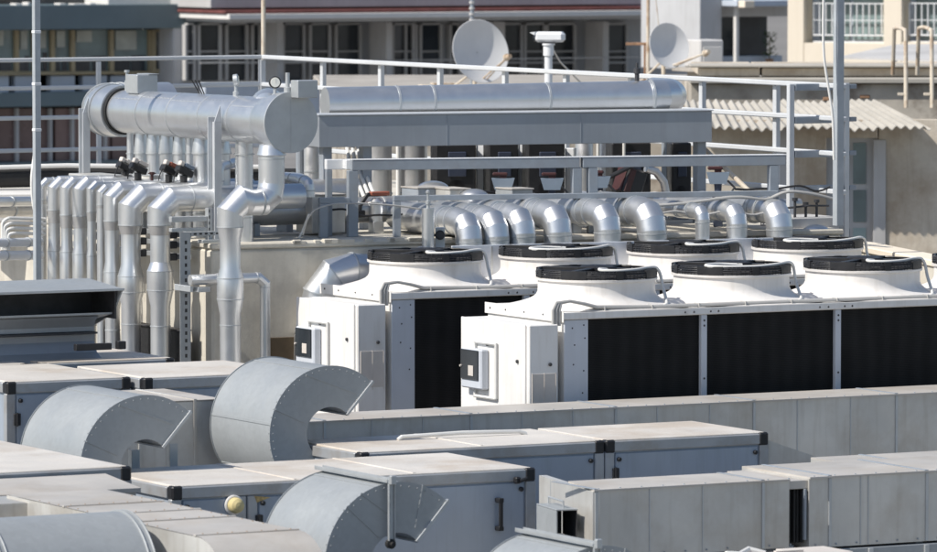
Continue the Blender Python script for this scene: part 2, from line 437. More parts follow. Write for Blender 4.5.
def gooseneck(label, px, py, D, R1, R0, Wd, a0, run, strap=False, drop=False):
    c = at(px, py, D)
    t = thing('gooseneck_duct', label, 'duct', (c.x, c.y, 0), YAW, 'gooseneck duct ends')
    z = c.z; n = 44; a1 = 270
    def shell(r, y0, y1, mb):
        pts = arc((0, 0, z), (1, 0, 0), (0, 0, 1), r, a0, a1, n) + [Vector((run, 0, z - r))]
        f = [mb.bm.verts.new(p + Vector((0, y0, 0))) for p in pts]; b = [mb.bm.verts.new(p + Vector((0, y1, 0))) for p in pts]
        for i in range(len(pts) - 1): mb.bm.faces.new((f[i], f[i+1], b[i+1], b[i]))
        return f, b
    q = MB(); shell(R1, 0, Wd, q); shell(R1 - .004, .004, Wd - .004, q); q.build('outer_sheet', M['galv'], t, 40)
    q = MB(); shell(R0, 0, Wd, q); q.build('inner_sheet', M['galv'], t, 40)
    for y, nm in ((0, 'side_sheet'), (Wd, 'side_sheet')):
        q = MB()
        po = arc((0, y, z), (1, 0, 0), (0, 0, 1), R1 + .008, a0, a1, n) + [Vector((run, y, z - R1 - .008))]
        pi = arc((0, y, z), (1, 0, 0), (0, 0, 1), R0, a0, a1, n) + [Vector((run, y, z - R0))]
        e = .006 if y else -.006
        vo = [q.bm.verts.new(p) for p in po]; vi = [q.bm.verts.new(p) for p in pi]
        vo2 = [q.bm.verts.new(p + Vector((0, e, 0))) for p in po]; vi2 = [q.bm.verts.new(p + Vector((0, e, 0))) for p in pi]
        for i in range(len(po) - 1):
            q.bm.faces.new((vo[i], vo[i+1], vi[i+1], vi[i])); q.bm.faces.new((vo2[i], vo2[i+1], vi2[i+1], vi2[i]))
            q.bm.faces.new((vo[i], vo[i+1], vo2[i+1], vo2[i])); q.bm.faces.new((vi[i], vi[i+1], vi2[i+1], vi2[i]))
        sd = q.build(nm, M['galv'], t, 40)
        if y == 0:
            q = MB()
            ln = (((-.19, .42), (.205, .273)), ((-.43, .185), (-.205, .085))) if not strap else (((-.24, .42), (-.064, .30)), ((.17, .45), (.12, .20)), ((-.33, .35), (-.12, .16)))
            k_ = R1 / .468
            for (xa, za), (xb_, zb_) in ln:
                q.bar((xa * k_, -.008, z + za * k_), (xb_ * k_, -.008, z + zb_ * k_), .012, .006, (0, 1, 0), 0)
            q.build('side_seam', M['galv'], t)
    q = MB()
    for k in range(int((230 - a0) / 7)):
        aa = R(a0 + 4 + k * 7); e_ = Vector((math.cos(aa), 0, math.sin(aa)))
        q.lathe([(.0055, 0), (.004, .004)], Vector((0, -.006, z)) + e_ * (R1 - .018), (0, -1, 0), 6)
        q.lathe([(.0055, 0), (.004, .004)], Vector((0, .022, z)) + e_ * R1, e_, 6)
    for aa in (105, 170, 215):
        e_ = Vector((math.cos(R(aa)), 0, math.sin(R(aa)))); t_ = Vector((-math.sin(R(aa)), 0, math.cos(R(aa))))
        q.bar(Vector((0, .005, z)) + e_ * (R1 + .002), Vector((0, Wd - .005, z)) + e_ * (R1 + .002), .02, .005, e_, .001)
    q.build('rivets', M['galv'], t)
    d = Vector((math.cos(R(a0)), 0, math.sin(R(a0)))); o0 = Vector((0, 0, z)); tn = Vector((math.sin(R(a0)), 0, -math.cos(R(a0)))) * .012
    q = MB()
    for y in (-.012, Wd + .012): q.bar(o0 + d * R0 + Vector((0, y, 0)) + tn, o0 + d * (R1 + .02) + Vector((0, y, 0)) + tn, .018, .02, tn, .002)
    for r in (R0, R1 + .006): q.bar(o0 + d * r + Vector((0, -.02, 0)) + tn, o0 + d * r + Vector((0, Wd + .02, 0)) + tn, .018, .02, tn, .002)
    q.build('mouth_rim', M['galv_bright'], t)
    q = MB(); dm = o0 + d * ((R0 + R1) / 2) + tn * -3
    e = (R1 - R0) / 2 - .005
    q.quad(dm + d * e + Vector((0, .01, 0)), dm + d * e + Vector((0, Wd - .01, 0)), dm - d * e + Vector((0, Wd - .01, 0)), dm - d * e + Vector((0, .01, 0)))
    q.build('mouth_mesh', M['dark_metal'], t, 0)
    if strap:
        s0 = R(98); top = z + R1 * math.sin(s0) + .014; sx = R1 * math.cos(s0)
        q = MB()
        q.box(sx - .03, sx + .03, -.06, Wd + .06, top, top + .006, .001); q.box(sx - .03, sx - .025, -.06, Wd + .06, top + .007, top + .024, .001)
        q.box(sx + .025, sx + .03, -.06, Wd + .06, top + .007, top + .024, .001)
        st = q.build('strap_rail', M['galv_bright'], t)
        bot = z + R0 - .04
        q = MB(); q.box(sx - .016, sx + .016, -.055, -.05, bot, top + .03, .001); q.box(sx - .022, sx - .017, -.07, -.05, bot, top + .01, .001); q.box(sx + .017, sx + .022, -.07, -.05, bot, top + .01, .001)
        for k in range(int((top - bot - .08) / .05)): q.box(sx - .007, sx + .007, -.057, -.0555, bot + .05 + k * .05, bot + .075 + k * .05, 0)
        q.build('strap_leg', M['galv_bright'], t)
        q = MB(); q.lathe([(.03, 0), (.03, .03), (.014, .034), (.014, .06)], (sx, -.03, bot - .02), (0, -1, 0), 14); q.build('strap_bolt', M['rubber'], t)
        q = MB(); q.box(sx - .02, sx + .02, -.09, -.06, top - .01, top + .045, .004); q.build('strap_clamp', M['galv_bright'], t)
    if drop:
        q = MB(); q.box(run - .02, run + .25, .02, Wd - .02, 0.02, z - R0 - .02, .004); q.build('floor_box', M['galv'], t)
    return t

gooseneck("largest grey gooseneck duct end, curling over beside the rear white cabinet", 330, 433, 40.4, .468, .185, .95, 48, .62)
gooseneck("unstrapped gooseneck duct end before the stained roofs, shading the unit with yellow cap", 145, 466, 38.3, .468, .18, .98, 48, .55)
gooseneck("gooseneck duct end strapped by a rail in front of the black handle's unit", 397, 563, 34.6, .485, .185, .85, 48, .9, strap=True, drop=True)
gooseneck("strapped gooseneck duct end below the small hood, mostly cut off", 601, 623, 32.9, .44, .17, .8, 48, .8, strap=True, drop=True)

# left rows of units
ZL = 1.55
P = atz(6, 383.5, ZL); L1 = reach(P, A, 131.5)
t1 = ahu("brown-stained air handling unit behind the leftmost gooseneck, black caps at both top corners", P, L1, 1.45, .95)
P2 = atz(143, 379.5, ZL); L2 = reach(P2, A, 300)
ahu("stained air handling unit at the foot of the front riser, partly behind the largest gooseneck", P2, L2, 1.25, .95)
P3 = P + B * 1.5 - A * .9; 
ahu("air handling unit with broad stained roof right under the black rain hood", P3, L1 + .75, 1.55, .95)
P4 = P3 + A * (L1 + .82)
q_rear = ahu("air handling unit with stained roof at the foot of the perforated channel", P4, 1.15, 1.35, .95)
# low duct in front of them
P = atz(112, 404.5, 1.5); L = reach(P, A, 222)
t = thing('short_duct', "short pale duct with dusty top between the leftmost gooseneck and the largest one", 'duct', (P.x, P.y, 0))
q = MB(); q.box(0, L, 0, .98, .72, 1.5, .005); q.build('duct_body', M['duct'], t)
q = MB(); q.box(-.006, L + .006, -.006, .98, 1.5, 1.508, .003); q.build('lid', M['duct_top'], t)
q = MB()
for k in range(1, 4): q.box(L * k / 4 - .012, L * k / 4 + .012, -.010, 0.98, .74, 1.515, .002)
q.build('seam', M['duct'], t)
q = MB(); q.box(.1, .2, .1, .9, 0, .718, .004); q.box(L - .2, L - .1, .1, .9, 0, .718, .004); q.build('stand', M['steel_grey'], t)

# lower left unit and its step
P = at(132, 467.5, 36.6); dl = reach(P, A, -22); ZZ = P.z
P0 = P + A * dl
ahu("air handling unit with brown stained white roof in front of the leftmost gooseneck", P0, -dl, 2.3, .8)
P = at(136, 487.5, 36.0); dl = reach(P, A, 20.5); P0 = P + A * dl
t = thing('step_duct', 'low dusty duct step hugging the front of the lowest left unit', 'duct', (P0.x, P0.y, 0)); L = -dl
z = P.z; dz = .045
q = MB(); q.prism([(-.7, 0, z - .03), (-.7, .0, .55), (-.7, .5, .55), (-.7, .5, z + dz - .03)], (L + .7, 0, 0)); q.build('duct_body', M['duct'], t)
q = MB(); q.prism([(-.7, -.03, z - .028), (-.7, -.03, z), (-.7, .5, z + dz), (-.7, .5, z + dz - .028)], (L + .72, 0, 0)); q.build('lid', M['duct_top'], t)
q = MB(); q.box(-.7, -.0, -.45, -.034, .55, z - .005, .005); q.build('side_box', M['duct'], t)
q = MB(); q.box(-.6, L - .1, .1, .4, 0, .55, .003); q.build('stand', M['steel_grey'], t)

# duct running towards the viewer and bending down
P = atz(30, 500, 1.4); Pr = atz(128, 494.3, 1.4); Wd = reach(P, A, 128); Lg = -reach(Pr, B, 300)
t = thing('bent_duct', "dusty screwed box duct bending down in front of the yellow round cap", 'duct', (P.x, P.y, 0))
def profile(r, z0, n=12):
    return [Vector((0, .35, z0))] + [Vector((0, -Lg, z0))] + [Vector((0, -Lg - r * math.sin(R(90 * i / n)), z0 - r + r * math.cos(R(90 * i / n)))) for i in range(1, n + 1)]
po = profile(.42, 1.4); pi = profile(.05, 1.03)
q = MB()
for x in (0, Wd):
    vo = [q.bm.verts.new(p + Vector((x, 0, 0))) for p in po]; vi = [q.bm.verts.new(p + Vector((x, 0, 0))) for p in pi]
    for i in range(len(po) - 1): q.bm.faces.new((vo[i], vo[i+1], vi[i+1], vi[i]))
q.build('cheek', M['duct'], t, 40)
q = MB()
for pp, off in ((po, .004), (pi, 0)):
    va = [q.bm.verts.new(p + Vector((-.004, 0, off))) for p in pp]; vb = [q.bm.verts.new(p + Vector((Wd + .004, 0, off))) for p in pp]
    for i in range(len(pp) - 1): q.bm.faces.new((va[i], va[i+1], vb[i+1], vb[i]))
q.build('top_sheet', M['duct_top'], t, 40)
q = MB()
for v in (-.5, -1.02, -1.5, -Lg + .03, -Lg - .06): 
    if v > -Lg: q.box(-.006, Wd + .006, v - .012, v + .012, 1.40, 1.412, .002)
q.build('seam', M['duct_top'], t)
q = MB()
for v in (-.5, -1.02, -1.5, -Lg + .03):
    for k in range(7): q.lathe([(.005, 0), (.004, .004)], (Wd * (k + .5) / 7, v, 1.412), (0, 0, 1), 8)
for k in range(14):
    q.lathe([(.005, 0), (.004, .004)], (.02, -.1 - k * .14, 1.404), (0, 0, 1), 8); q.lathe([(.005, 0), (.004, .004)], (Wd - .02, -.1 - k * .14, 1.404), (0, 0, 1), 8)
q.build('screws', M['wood_old'], t)
q = MB(); q.box(.1, Wd - .1, -1.2, -.2, 0, 1.028, .004); q.box(.002, Wd - .002, -Lg - .419, -Lg - .052, 0, .975, .002); q.build('stand', M['duct'], t)

# rounded duct in the bottom left corner
P = at(128, 511, 33.6)
t = thing('rounded_duct', 'smooth blue-grey rounded duct end cut off by the bottom left corner', 'duct', (P.x, P.y, 0))
z = P.z; r = .46; w = 1.5
q = MB()
pts = [Vector((0, .0 - r * math.sin(R(a_)), z - r + r * math.cos(R(a_)))) for a_ in range(-60, 121, 6)]
va = [q.bm.verts.new(p) for p in pts]; vb = [q.bm.verts.new(p + Vector((-w, 0, 0))) for p in pts]
for i in range(len(pts) - 1): q.bm.faces.new((va[i], va[i+1], vb[i+1], vb[i]))
q.build('curved_sheet', M['galv'], t, 40)
q = MB()
for x in (0, -w):
    q.bm.faces.new([q.bm.verts.new(p + Vector((x, 0, 0))) for p in pts] + [q.bm.verts.new(Vector((x, 0, z - r - .3)))])
q.build('cheek', M['galv'], t, 0)
q = MB()
for x in (-.05, -.97):
    q.tube([p + (p - Vector((0, 0, z - r))).normalized() * .003 + Vector((x, 0, 0)) for p in pts], .007, 6)
    q.tube([p + (p - Vector((0, 0, z - r))).normalized() * .003 + Vector((x + .04, 0, 0)) for p in pts], .007, 6)
q.build('seam', M['galv'], t)
q = MB(); q.box(-w + .1, -.1, -.3, .3, 0, z - r, .003); q.build('stand', M['duct'], t)

# right hand ducts
ZR = 1.25
def duct_run(label, P, L, Wd, zt, h, seams, lid='duct_top', body='duct', group='long box ducts', name='box_duct', legs=True, skew=0, legx=None):
    t = thing(name, label, 'duct', (P.x, P.y, 0), YAW, group)
    q = MB(); q.prism([(skew, Wd, zt - h), (0, 0, zt - h), (L, 0, zt - h), (L, Wd, zt - h)], (0, 0, h)); q.build('duct_body', M[body], t)
    q = MB(); q.prism([(skew, Wd, zt), (0, -.012, zt), (L, -.012, zt), (L, Wd, zt)], (0, 0, .012)); q.build('lid', M[lid], t)
    q = MB()
    seams = [x for x in seams if x < L - .02]
    for i, x in enumerate(seams):
        wv = .02 if i % 3 == 0 else .008
        q.box(x - wv / 2, x + wv / 2, -.009 if wv > .01 else -.005, .0, zt - h + .004, zt - .002, .001)
    q.build('seam', M['galv_bright'], t)
    q = MB()
    for i, x in enumerate(seams):
        if i % 3 == 0: q.box(x - .015, x + .015, .0, Wd - .01, zt + .012, zt + .018, .002)
    k = 0
    while k * .16 < L:
        for zz, yy in ((zt - h + .02, -.004),): q.lathe([(.007, 0), (.005, .006)], (k * .16 + .05, yy, zz), (0, -1, 0), 6)
        q.lathe([(.007, 0), (.005, .006)], (k * .16 + .05, .02, zt + .012), (0, 0, 1), 6)
        k += 1
    q.build('screws', M['steel_grey'], t)
    if legs:
        for x in (legx or (L * .12, L * .5, L * .88)):
            q = MB(); q.box(x - .03, x + .03, .05, .11, 0, zt - h - .002, .003); q.box(x - .03, x + .03, Wd - .11, Wd - .05, 0, zt - h - .002, .003)
            q.build('leg', M['steel_grey'], t)
    return t

# long duct in front of the condensers
P = atz(300, 423.5, 1.26); L = reach(P, A, 1010)
rr = random.Random(3)
se = []; x = .2
while x < L: se.append(x); x += .36 + rr.random() * .12
duct_run("long weathered grey duct running in front of the black coil faces", P, L, .58, 1.26, .62, se)
# front right pair
P = atz(593.4, 491.6, ZR); L = reach(P, A, 789.3); P8, L8 = P.copy(), L
t8 = duct_run("grey box duct between the small hood and the black flexible joint", P, L, .58, ZR, .44, [.02, .42, .82, 1.28, 1.52], skew=.14, legs=True)
Pa = atz(536.5, 475, ZR); Pe = atz(569, 483, ZR)
M8 = Matrix.Rotation(-YAW, 3, 'Z')
la = M8 @ (Pa - Vector((P.x, P.y, 0))); lb = Vector((0, 0, ZR))
q = MB(); dd = (lb - la); dd.z = 0; nn = Vector((dd.y, -dd.x, 0)).normalized(); 
if nn.x > 0: nn = -nn
q.prism([la + Vector((.02, 0, -.002)), la + Vector((.02, 0, -.9)), Vector((-.004, 0, ZR - .9)), Vector((-.004, 0, ZR - .002))], -nn * .05)
sp = q.build('side_plate', M['duct'], t8)
q = MB()
for k in (.22, .3, .78): 
    pk = la.lerp(lb, k) + nn * .004; q.bar(pk + Vector((.02, 0, -.01)), pk + Vector((.02, 0, -.88)), .012, .004, nn, 0)
q.build('seam', M['galv_bright'], sp)
# small hood hung on that plate
ph = Vector((P.x, P.y, 0)) + Matrix.Rotation(YAW, 3, 'Z') @ (la.lerp(lb, .68) + nn * .03)
t = thing('intake_hood', "small open grey hood with wire bracket on the pale duct side plate", 'hood', (ph.x, ph.y, 0), math.atan2(dd.y, dd.x) + YAW + 0)
hz = 1.12
q = MB(); w_, dp = .20, .17
q.box(-.19, .21, -dp, -.02, hz - .2, hz - .188, .002); q.box(-.19, .21, -dp, -.02, hz - .005, hz + .005, .002)
q.box(-.19, -.18, -dp, -.02, hz - .186, hz - .007, .002); q.box(-.178, .21, -dp, -dp + .01, hz - .186, hz - .007, .002); q.build('hood_shell', M['galv'], t)
q = MB(); q.box(-.1, -.09, -dp + .012, -.03, hz - .185, hz - .008, .001); q.box(-.08, .2, -.028, -.022, hz - .185, hz - .008, .001); q.build('back_mesh', M['dark_metal'], t)
q = MB(); q.tube([(-.15, -.1, hz + .002), (-.15, -.1, hz + .05), (.15, -.1, hz + .05), (.15, -.1, hz + .002)], .006, 6); q.build('wire_bracket', M['galv_bright'], t)
q = MB(); q.box(-.1, .1, -.02, .01, hz - .18, hz - .02, .002); q.build('mounting', M['galv'], t)

P = P8 + A * (L8 + .16) + B * .01 + Vector((0, 0, .004)); L = reach(P, A, 1000)
t9 = duct_run("grey box duct beyond the black flexible joint at the lower right edge", P, L, .86, ZR + .005, .46, [.16, .40, .46, .92, 1.02, 1.16, 1.5], legx=(.9, 1.45))
fj = P8 + A * L8; du = (P - fj).dot(A)
t = thing('flexible_joint', 'black pleated flexible joint between the two right foreground ducts', 'duct joint', (fj.x, fj.y, 0))
q = MB()
for k in range(5):
    x = .006 + k * (du - .01) / 5
    q.box(x, x + .5 * du / 5, .05 + .012 * (k % 2), .55, ZR - .42, ZR - .05, .004)
q.box(.002, du - .002, .09, .52, ZR - .40, ZR - .055, .002)
q.build('bellows', M['rubber'], t)
q = MB(); q.box(.002, du - .002, .03, .8, ZR - .06, ZR - .004, .002); q.build('cover_strip', M['duct_top'], t)
q = MB(); q.box(du - .03, du - .012, .02, .045, ZR - .40, ZR - .062, .002); q.box(.03, .1, .1, .4, 0, ZR - .44, .003); q.build('bracket', M['steel_grey'], t)
P = atz(858, 466.5, 1.16); L = reach(P, A, 1010)
duct_run("pale low duct lying between the long grey duct and the lower right duct", P, L, .62, 1.16, .4, [.4, .9, 1.3], name='low_duct', group=None)
# lower bits at the bottom right
P = at(838, 552, 35.6)
t = thing('cable_tray_lid', 'white broken cable tray lid at the bottom edge near the flexible joint', 'cable tray', (P.x, P.y, P.z))
q = MB(); q.box(-.9, -.35, -.2, .2, -.02, 0, .003); q.box(-.30, .05, -.1, .25, -.012, .012, .003); q.box(-.45, -.25, .0, .03, -.02, .03, .002); q.build('lid', M['white_dusty'], t)
q = MB(); q.box(-.9, -.8, -.15, .15, -P.z, -.02, .003); q.box(-.1, 0, -.05, .2, -P.z, -.02, .003); q.build('stand', M['steel_grey'], t)
q = MB(); q.tube([(-.85, -.05, 0), (-.8, 0, .03), (-.7, .02, .02), (-.6, .08, .04), (-.5, .05, .012)], .02, 8); q.build('cable_stub', M['cable_white'], t)
P = atz(822, 481, ZR)
t = thing('plenum_box', 'dark grey plenum box under the far right foreground duct', 'plenum', (P.x, P.y, 0))
q = MB(); q.box(0, 2.2, .10, .8, 0.1, ZR - .47, .004); q.build('plenum_body', M['galv'], t)
for x in (.06, .42, .86):
    q = MB(); q.box(x, x + .035, .08, .098, .1, ZR - .475, .002); q.build('stiffener', M['galv_bright'], t)

# rain hood top left
P = at(124, 288, 44.2)
t = thing('rain_hood', 'large black-mouthed grey rain hood at the left edge, over the stained roofs', 'hood', (P.x, P.y, P.z))
# local: z=0 front lip ; y toward back
Lh = 1.6; px_ = 1 / 130.
q = MB(); q.prism([(-Lh, 0, 0), (-Lh, 0, -.012), (-Lh, .62, .03), (-Lh, .62, .042)], (Lh - .02, 0, 0))
q.prism([(-Lh, .63, .03), (-Lh, .63, -.5), (-Lh, .65, -.5), (-Lh, .65, .04)], (Lh - .12, 0, 0)); q.build('top_sheet', M['galv'], t, 0)
q = MB(); q.box(-Lh, -.0, -.012, .0, -.02, .0, .002); q.build('front_lip', M['galv_bright'], t)
q = MB(); q.prism([(-.02, .0, -.018), (-.02, .62, .02), (-.04, .62, -.36), (-.05, .1, -.20)], (.012, 0, 0)); q.build('cheek', M['galv'], t, 0)
q = MB(); q.prism([(-Lh, .1, -.19), (-Lh, .1, -.205), (-Lh, .60, -.30), (-Lh, .60, -.285)], (Lh - .055, 0, 0)); q.build('lower_sheet', M['galv'], t, 0)
q = MB(); q.box(-Lh, -.045, .5, .52, -.28, .0, .002); q.box(-.05, -.035, .06, .5, -.24, -.012, .002); q.build('throat_shade', M['dark_metal'], t)  # dark sheets put the shade of the hood's inside into colour
def curve(y0, z0, pts): return [(y0 + a_, z0 + b_) for a_, b_ in pts]
q = MB()
pr = [(.16, -.215), (.22, -.25), (.25, -.30), (.25, -.335), (.62, -.335), (.62, -.215)]
q.prism([(-Lh, a_, b_ - .006) for a_, b_ in pr], (Lh - .14, 0, 0)); q.build('neck', M['girder'], t, 30)
q = MB(); q.box(-Lh, -.13, .2, .62, -.36, -.345, .003); q.build('neck_flange', M['dark_metal'], t)
q = MB()
pr = [(.26, -.366), (.27, -.42), (.22, -.50), (.10, -.56), (.62, -.56), (.62, -.366)]
q.prism([(-Lh, a_, b_) for a_, b_ in pr], (Lh - .13, 0, 0)); q.build('base_duct', M['girder'], t, 30)
q = MB(); q.box(-Lh, -.2, .15, .6, -P.z + .3, -.562, .004); q.build('stand', M['steel_grey'], t)
P = at(112, 347, 43.9)
q = MB(); q.box(-.3, .0, 0, .05, -.02, .03, .004); q.box(.05, .12, .0, .05, -.02, .04, .004); o = q.build('lifting_lug', M['black_plastic'], loc=P, yaw=YAW)
tag(o, 'black rubber edge lug on the stained roof below the rain hood', 'lug')

# ================================================================== CONDENSERS
def condenser(label, P, nf, cab_label=None):
    H = 1.05; Wc = 1.22; pitch = 1.222; L = pitch * nf
    t = thing('condenser_unit', label, 'condenser', (P.x, P.y, P.z - H), YAW, 'white rooftop condensers')
    q = MB()
    q.box(-.02, .03, 0, Wc, .06, H - .06, .004)                       # end skin
    q.box(L - .03, L + .02, 0, Wc, .06, H - .06, .004)
    q.box(.03, L - .03, .06, Wc - .06, .0, .08, .004)
    q.box(-.03, L + .03, -.012, Wc + .012, H - .055, H - .003, .006)        # top deck
    q.build('casing', M['white_paint'], t)
    q = MB(); q.box(-.035, L + .035, -.02, -.013, H - .05, H, .003); q.box(-.036, -.031, -.02, Wc + .02, H - .075, H + .01, .002); q.build('deck_lip', M['white_paint'], t)
    bounds = [.17 + 0] + [.17 + (L - .19) * k / 0.0001 if False else pitch * k for k in range(1, nf)] + [L - .03]
    xs = [.165] + [pitch * k for k in range(1, nf)] + [L - .02]
    for k in range(nf):
        q = MB(); q.box(xs[k] + .025, xs[k+1] - .025, .03, .05, .09, H - .058, .001)
        q.box(xs[k] + .025, xs[k+1] - .025, Wc - .05, Wc - .03, .09, H - .058, .001)
        q.build('coil_panel', M['coil'], t)
    q = MB(); q.box(-.019, .19, -.006, .03, .02, H - .058, .004)
    for k in range(1, nf): q.box(xs[k] - .026, xs[k] + .026, -.008, .05, .02, H - .056, .004)
    q.build('corner_post', M['casing_grey'], t)
    q = MB(); rr = random.Random(nf)
    for (x, z) in [(.05, H - .12), (.15, H - .1), (.07, H - .25), (.15, H - .45), (.14, H - .62), (.16, H - .2), (.06, H - .4)]: q.lathe([(.007, 0), (.004, .004)], (x, -.006, z), (0, -1, 0), 8)
    for k in range(1, nf):
        for z in (H - .10, H - .14, H - .55): q.lathe([(.009, 0), (.006, .005)], (xs[k], -.008, z), (0, -1, 0), 8)
        for x in (-.18, -.1, .05, .12): q.lathe([(.009, 0), (.006, .005)], (xs[k] + x, -.02, H - .03), (0, -1, 0), 8)
    for y in (.1, .3, .6, .9, 1.15): q.lathe([(.008, 0), (.006, .005)], (-.037, y, H - .03), (-1, 0, 0), 8)
    q.build('rivets', M['dark_metal'], t)
    for x in (.1, L * .5, L - .1):
        for y in (.1, Wc - .1):
            q = MB(); q.box(x - .04, x + .04, y - .04, y + .04, -(P.z - H), -.0, .004); q.build('leg', M['steel_grey'], t)
    # cabinet
    q = MB(); q.box(-.33, -.075, -.01, 1.05, .02, H - .085, .008); cb = q.build('control_cabinet', M['white_paint'], t)
    q = MB(); q.box(-.345, -.33, .03, 1.06, .03, H - .083, .006); q.build('cabinet_door', M['white_paint'], cb)
    q = MB(); q.box(-.30, -.10, -.014, -.0105, .30, H - .46, .001); q.box(-.306, -.302, -.017, -.0105, .28, H - .455, .001); q.box(-.2, -.196, -.017, -.0105, .28, H - .455, .001); q.box(-.1, -.096, -.017, -.0105, .28, H - .455, .001)
    q.build('cabinet_patch', M['white_dusty'], cb)
    for (x, y, z, ax) in ((-.346, .62, .78, (-1, 0, 0)), (-.346, .14, .68, (-1, 0, 0)), (-.15, -.012, .66, (0, -1, 0))):
        q = MB(); q.lathe([(.014, 0), (.014, .012), (.008, .016)], (x, y, z), ax, 12); q.build('lock', M['dark_metal'], cb)
    fr = MB()
    y0, y1, z0, z1 = .46, .80, .37, .79
    fr.tube([(-.362, y0, z0), (-.362, y1, z0), (-.362, y1, z1), (-.362, y0, z1), (-.362, y0, z0)], .013, 6); fr.build('isolator_frame', M['cable_white'], cb)
    bx = MB(); bx.box(-.415, -.346, .60, .93, .43, .74, .01); ib = bx.build('isolator_box', M['casing_grey'], cb)
    q = MB(); q.box(-.428, -.416, .64, .915, .50, .73, .006); lid_ = q.build('isolator_window', M['glass_dark'], ib)
    q = MB(); q.box(-.434, -.429, .70, .78, .53, .61, .003); q.lathe([(.01, 0), (.008, .012)], (-.429, .90, .60), (-1, 0, 0), 10); q.build('breaker', M['white_dusty'], ib)
    # pipe stubs on the roof lip
    q = MB()
    for k in range(3):
        q.tube([(-.05 - k * .028, .02, H - .10), (-.05 - k * .028, .02, H + .02), (-.03 - k * .02, .03, H + .075), (.05, .03, H + .085), (.18, .03 + k * .02, H + .06), (.3, .04 + k * .022, H + .03), (.8, .04 + k * .022, H + .017), (L, .04 + k * .022, H + .017)], .013, 8)
    for k in range(int(L / .42)): q.box(.35 + k * .42, .362 + k * .42, .02, .1, H + .002, H + .034, .002)
    q.build('cable_run', M['cable_grey'], t)
    # fans
    for k in range(nf):
        c = Vector((pitch * (k + .5), Wc / 2, H))
        q = MB(); n = 64; rc = .458; hb = pitch / 2 - .012; hw = Wc / 2 - .01
        rings = []
        for z in (0, .006, .014, .024, .036, .05, .068, .09, .115, .14, .18, .215):
            g_ = []
            for i in range(n):
                th = 2 * math.pi * i / n; cx_, sx_ = math.cos(th), math.sin(th)
                pw = 5.; rb = 1 / ((abs(cx_) / hb) ** pw + (abs(sx_) / hw) ** pw) ** (1 / pw)
                f = max(0, 1 - z / .135) ** 2.7
                rad = rc + (rb - rc) * f
                g_.append(q.bm.verts.new((c.x + rad * cx_, c.y + rad * sx_, c.z + z)))
            if rings: q.skin(rings[-1], g_)
            rings.append(g_)
        sh = q.build('fan_shroud', M['shroud'], t, 50)
        q = MB(); q.lathe([(.44, .20), (.475, .205), (.478, .222), (.455, .226), (.43, .226)], c, (0, 0, 1), 64, False, False); q.build('rim', M['shroud'], sh, 40)
        q = MB(); q.lathe([(.43, .224), (.42, .19), (.415, .05), (.40, .04)], c, (0, 0, 1), 56, False, False); q.build('inlet_ring', M['dark_metal'], sh, 40)
        q = MB()
        for b_ in range(6):
            a_ = R(60 * b_ + 20 * k); q.box(.09, .40, -.12, .12, .10, .106, .001, Matrix.Translation(c) @ Matrix.Rotation(a_, 4, 'Z') @ Matrix.Rotation(R(22), 4, 'X'))
        q.lathe([(.11, .06), (.11, .16), (.06, .17)], c, (0, 0, 1), 20); q.build('fan_blades', M['dark_metal'], t)
        q = MB(); z0 = c.z + .228
        for zz, r_ in ((.232, .466), (.247, .470), (.262, .470), (.276, .466), (.286, .452)): q.torus(c + Vector((0, 0, zz)), (0, 0, 1), r_, .0055, 56, 6)
        for j in range(84):
            a_ = R(360 / 84 * j); d = Vector((math.cos(a_), math.sin(a_), 0)); q.tube([c + d * .468 + Vector((0, 0, .226)), c + d * .470 + Vector((0, 0, .268)), c + d * .45 + Vector((0, 0, .288))], .0042, 5)
        for j in range(8):
            a_ = 45 * j + 38; m_ = 26 if j % 2 == 0 else 7
            po = [(c + Vector((math.cos(R(a_ + e_)), math.sin(R(a_ + e_)), 0)) * .476) for e_ in [-m_ / 2 + m_ * k_ / 6 for k_ in range(7)]]
            pi = [(c + Vector((math.cos(R(a_ + e_)), math.sin(R(a_ + e_)), 0)) * .452) for e_ in [-m_ / 2 + m_ * k_ / 6 for k_ in range(7)]]
            q.prism([p_ + Vector((0, 0, .228)) for p_ in po + pi[::-1]], (0, 0, .064))
        for r in [.12 + .028 * j for j in range(12)]: q.torus(c + Vector((0, 0, .262)), (0, 0, 1), r, .0045, 40, 5)
        for j in range(28):
            a_ = R(360 / 28 * j + 5); d = Vector((math.cos(a_), math.sin(a_), 0)); q.tube([c + d * .1 + Vector((0, 0, .27)), c + d * .455 + Vector((0, 0, .27))], .0045, 5)
        for j in range(4):
            a_ = R(90 * j + 38); d = Vector((math.cos(a_), math.sin(a_), 0)); q.bar(c + d * .05 + Vector((0, 0, .276)), c + d * .462 + Vector((0, 0, .272)), .06, .045)
        q.build('fan_guard', M['black_plastic'], t, 40)
        q = MB(); q.lathe([(.125, .25), (.13, .26), (.13, .30), (.115, .312), (.05, .318)], c, (0, 0, 1), 28); q.box(c.x - .07, c.x + .08, c.y - .20, c.y - .08, c.z + .265, c.z + .31, .012)
        q.build('fan_motor', M['black_plastic'], t, 40)
        q = MB(); s_ = [(-.02, -.20, .29), (-.12, -.26, .30), (-.14, -.34, .295), (-.02, -.40, .292), (.14, -.38, .296), (.27, -.33, .305), (.36, -.30, .30), (.41, -.28, .25), (.42, -.30, .16), (.40, -.38, .08), (.34, -.5, .03), (.28, -.56, .02)]
        if (k + nf) % 2: s_ = [(-.02, -.20, .29), (-.2, -.16, .30), (-.36, -.22, .30), (-.36, -.30, .295), (-.2, -.38, .29), (.02, -.40, .29), (.2, -.37, .30), (.33, -.32, .308), (.42, -.25, .27), (.44, -.25, .16), (.41, -.36, .07), (.34, -.5, .03), (.28, -.56, .02)]
        pts = [Vector(p) + c for p in s_]
        sm = []
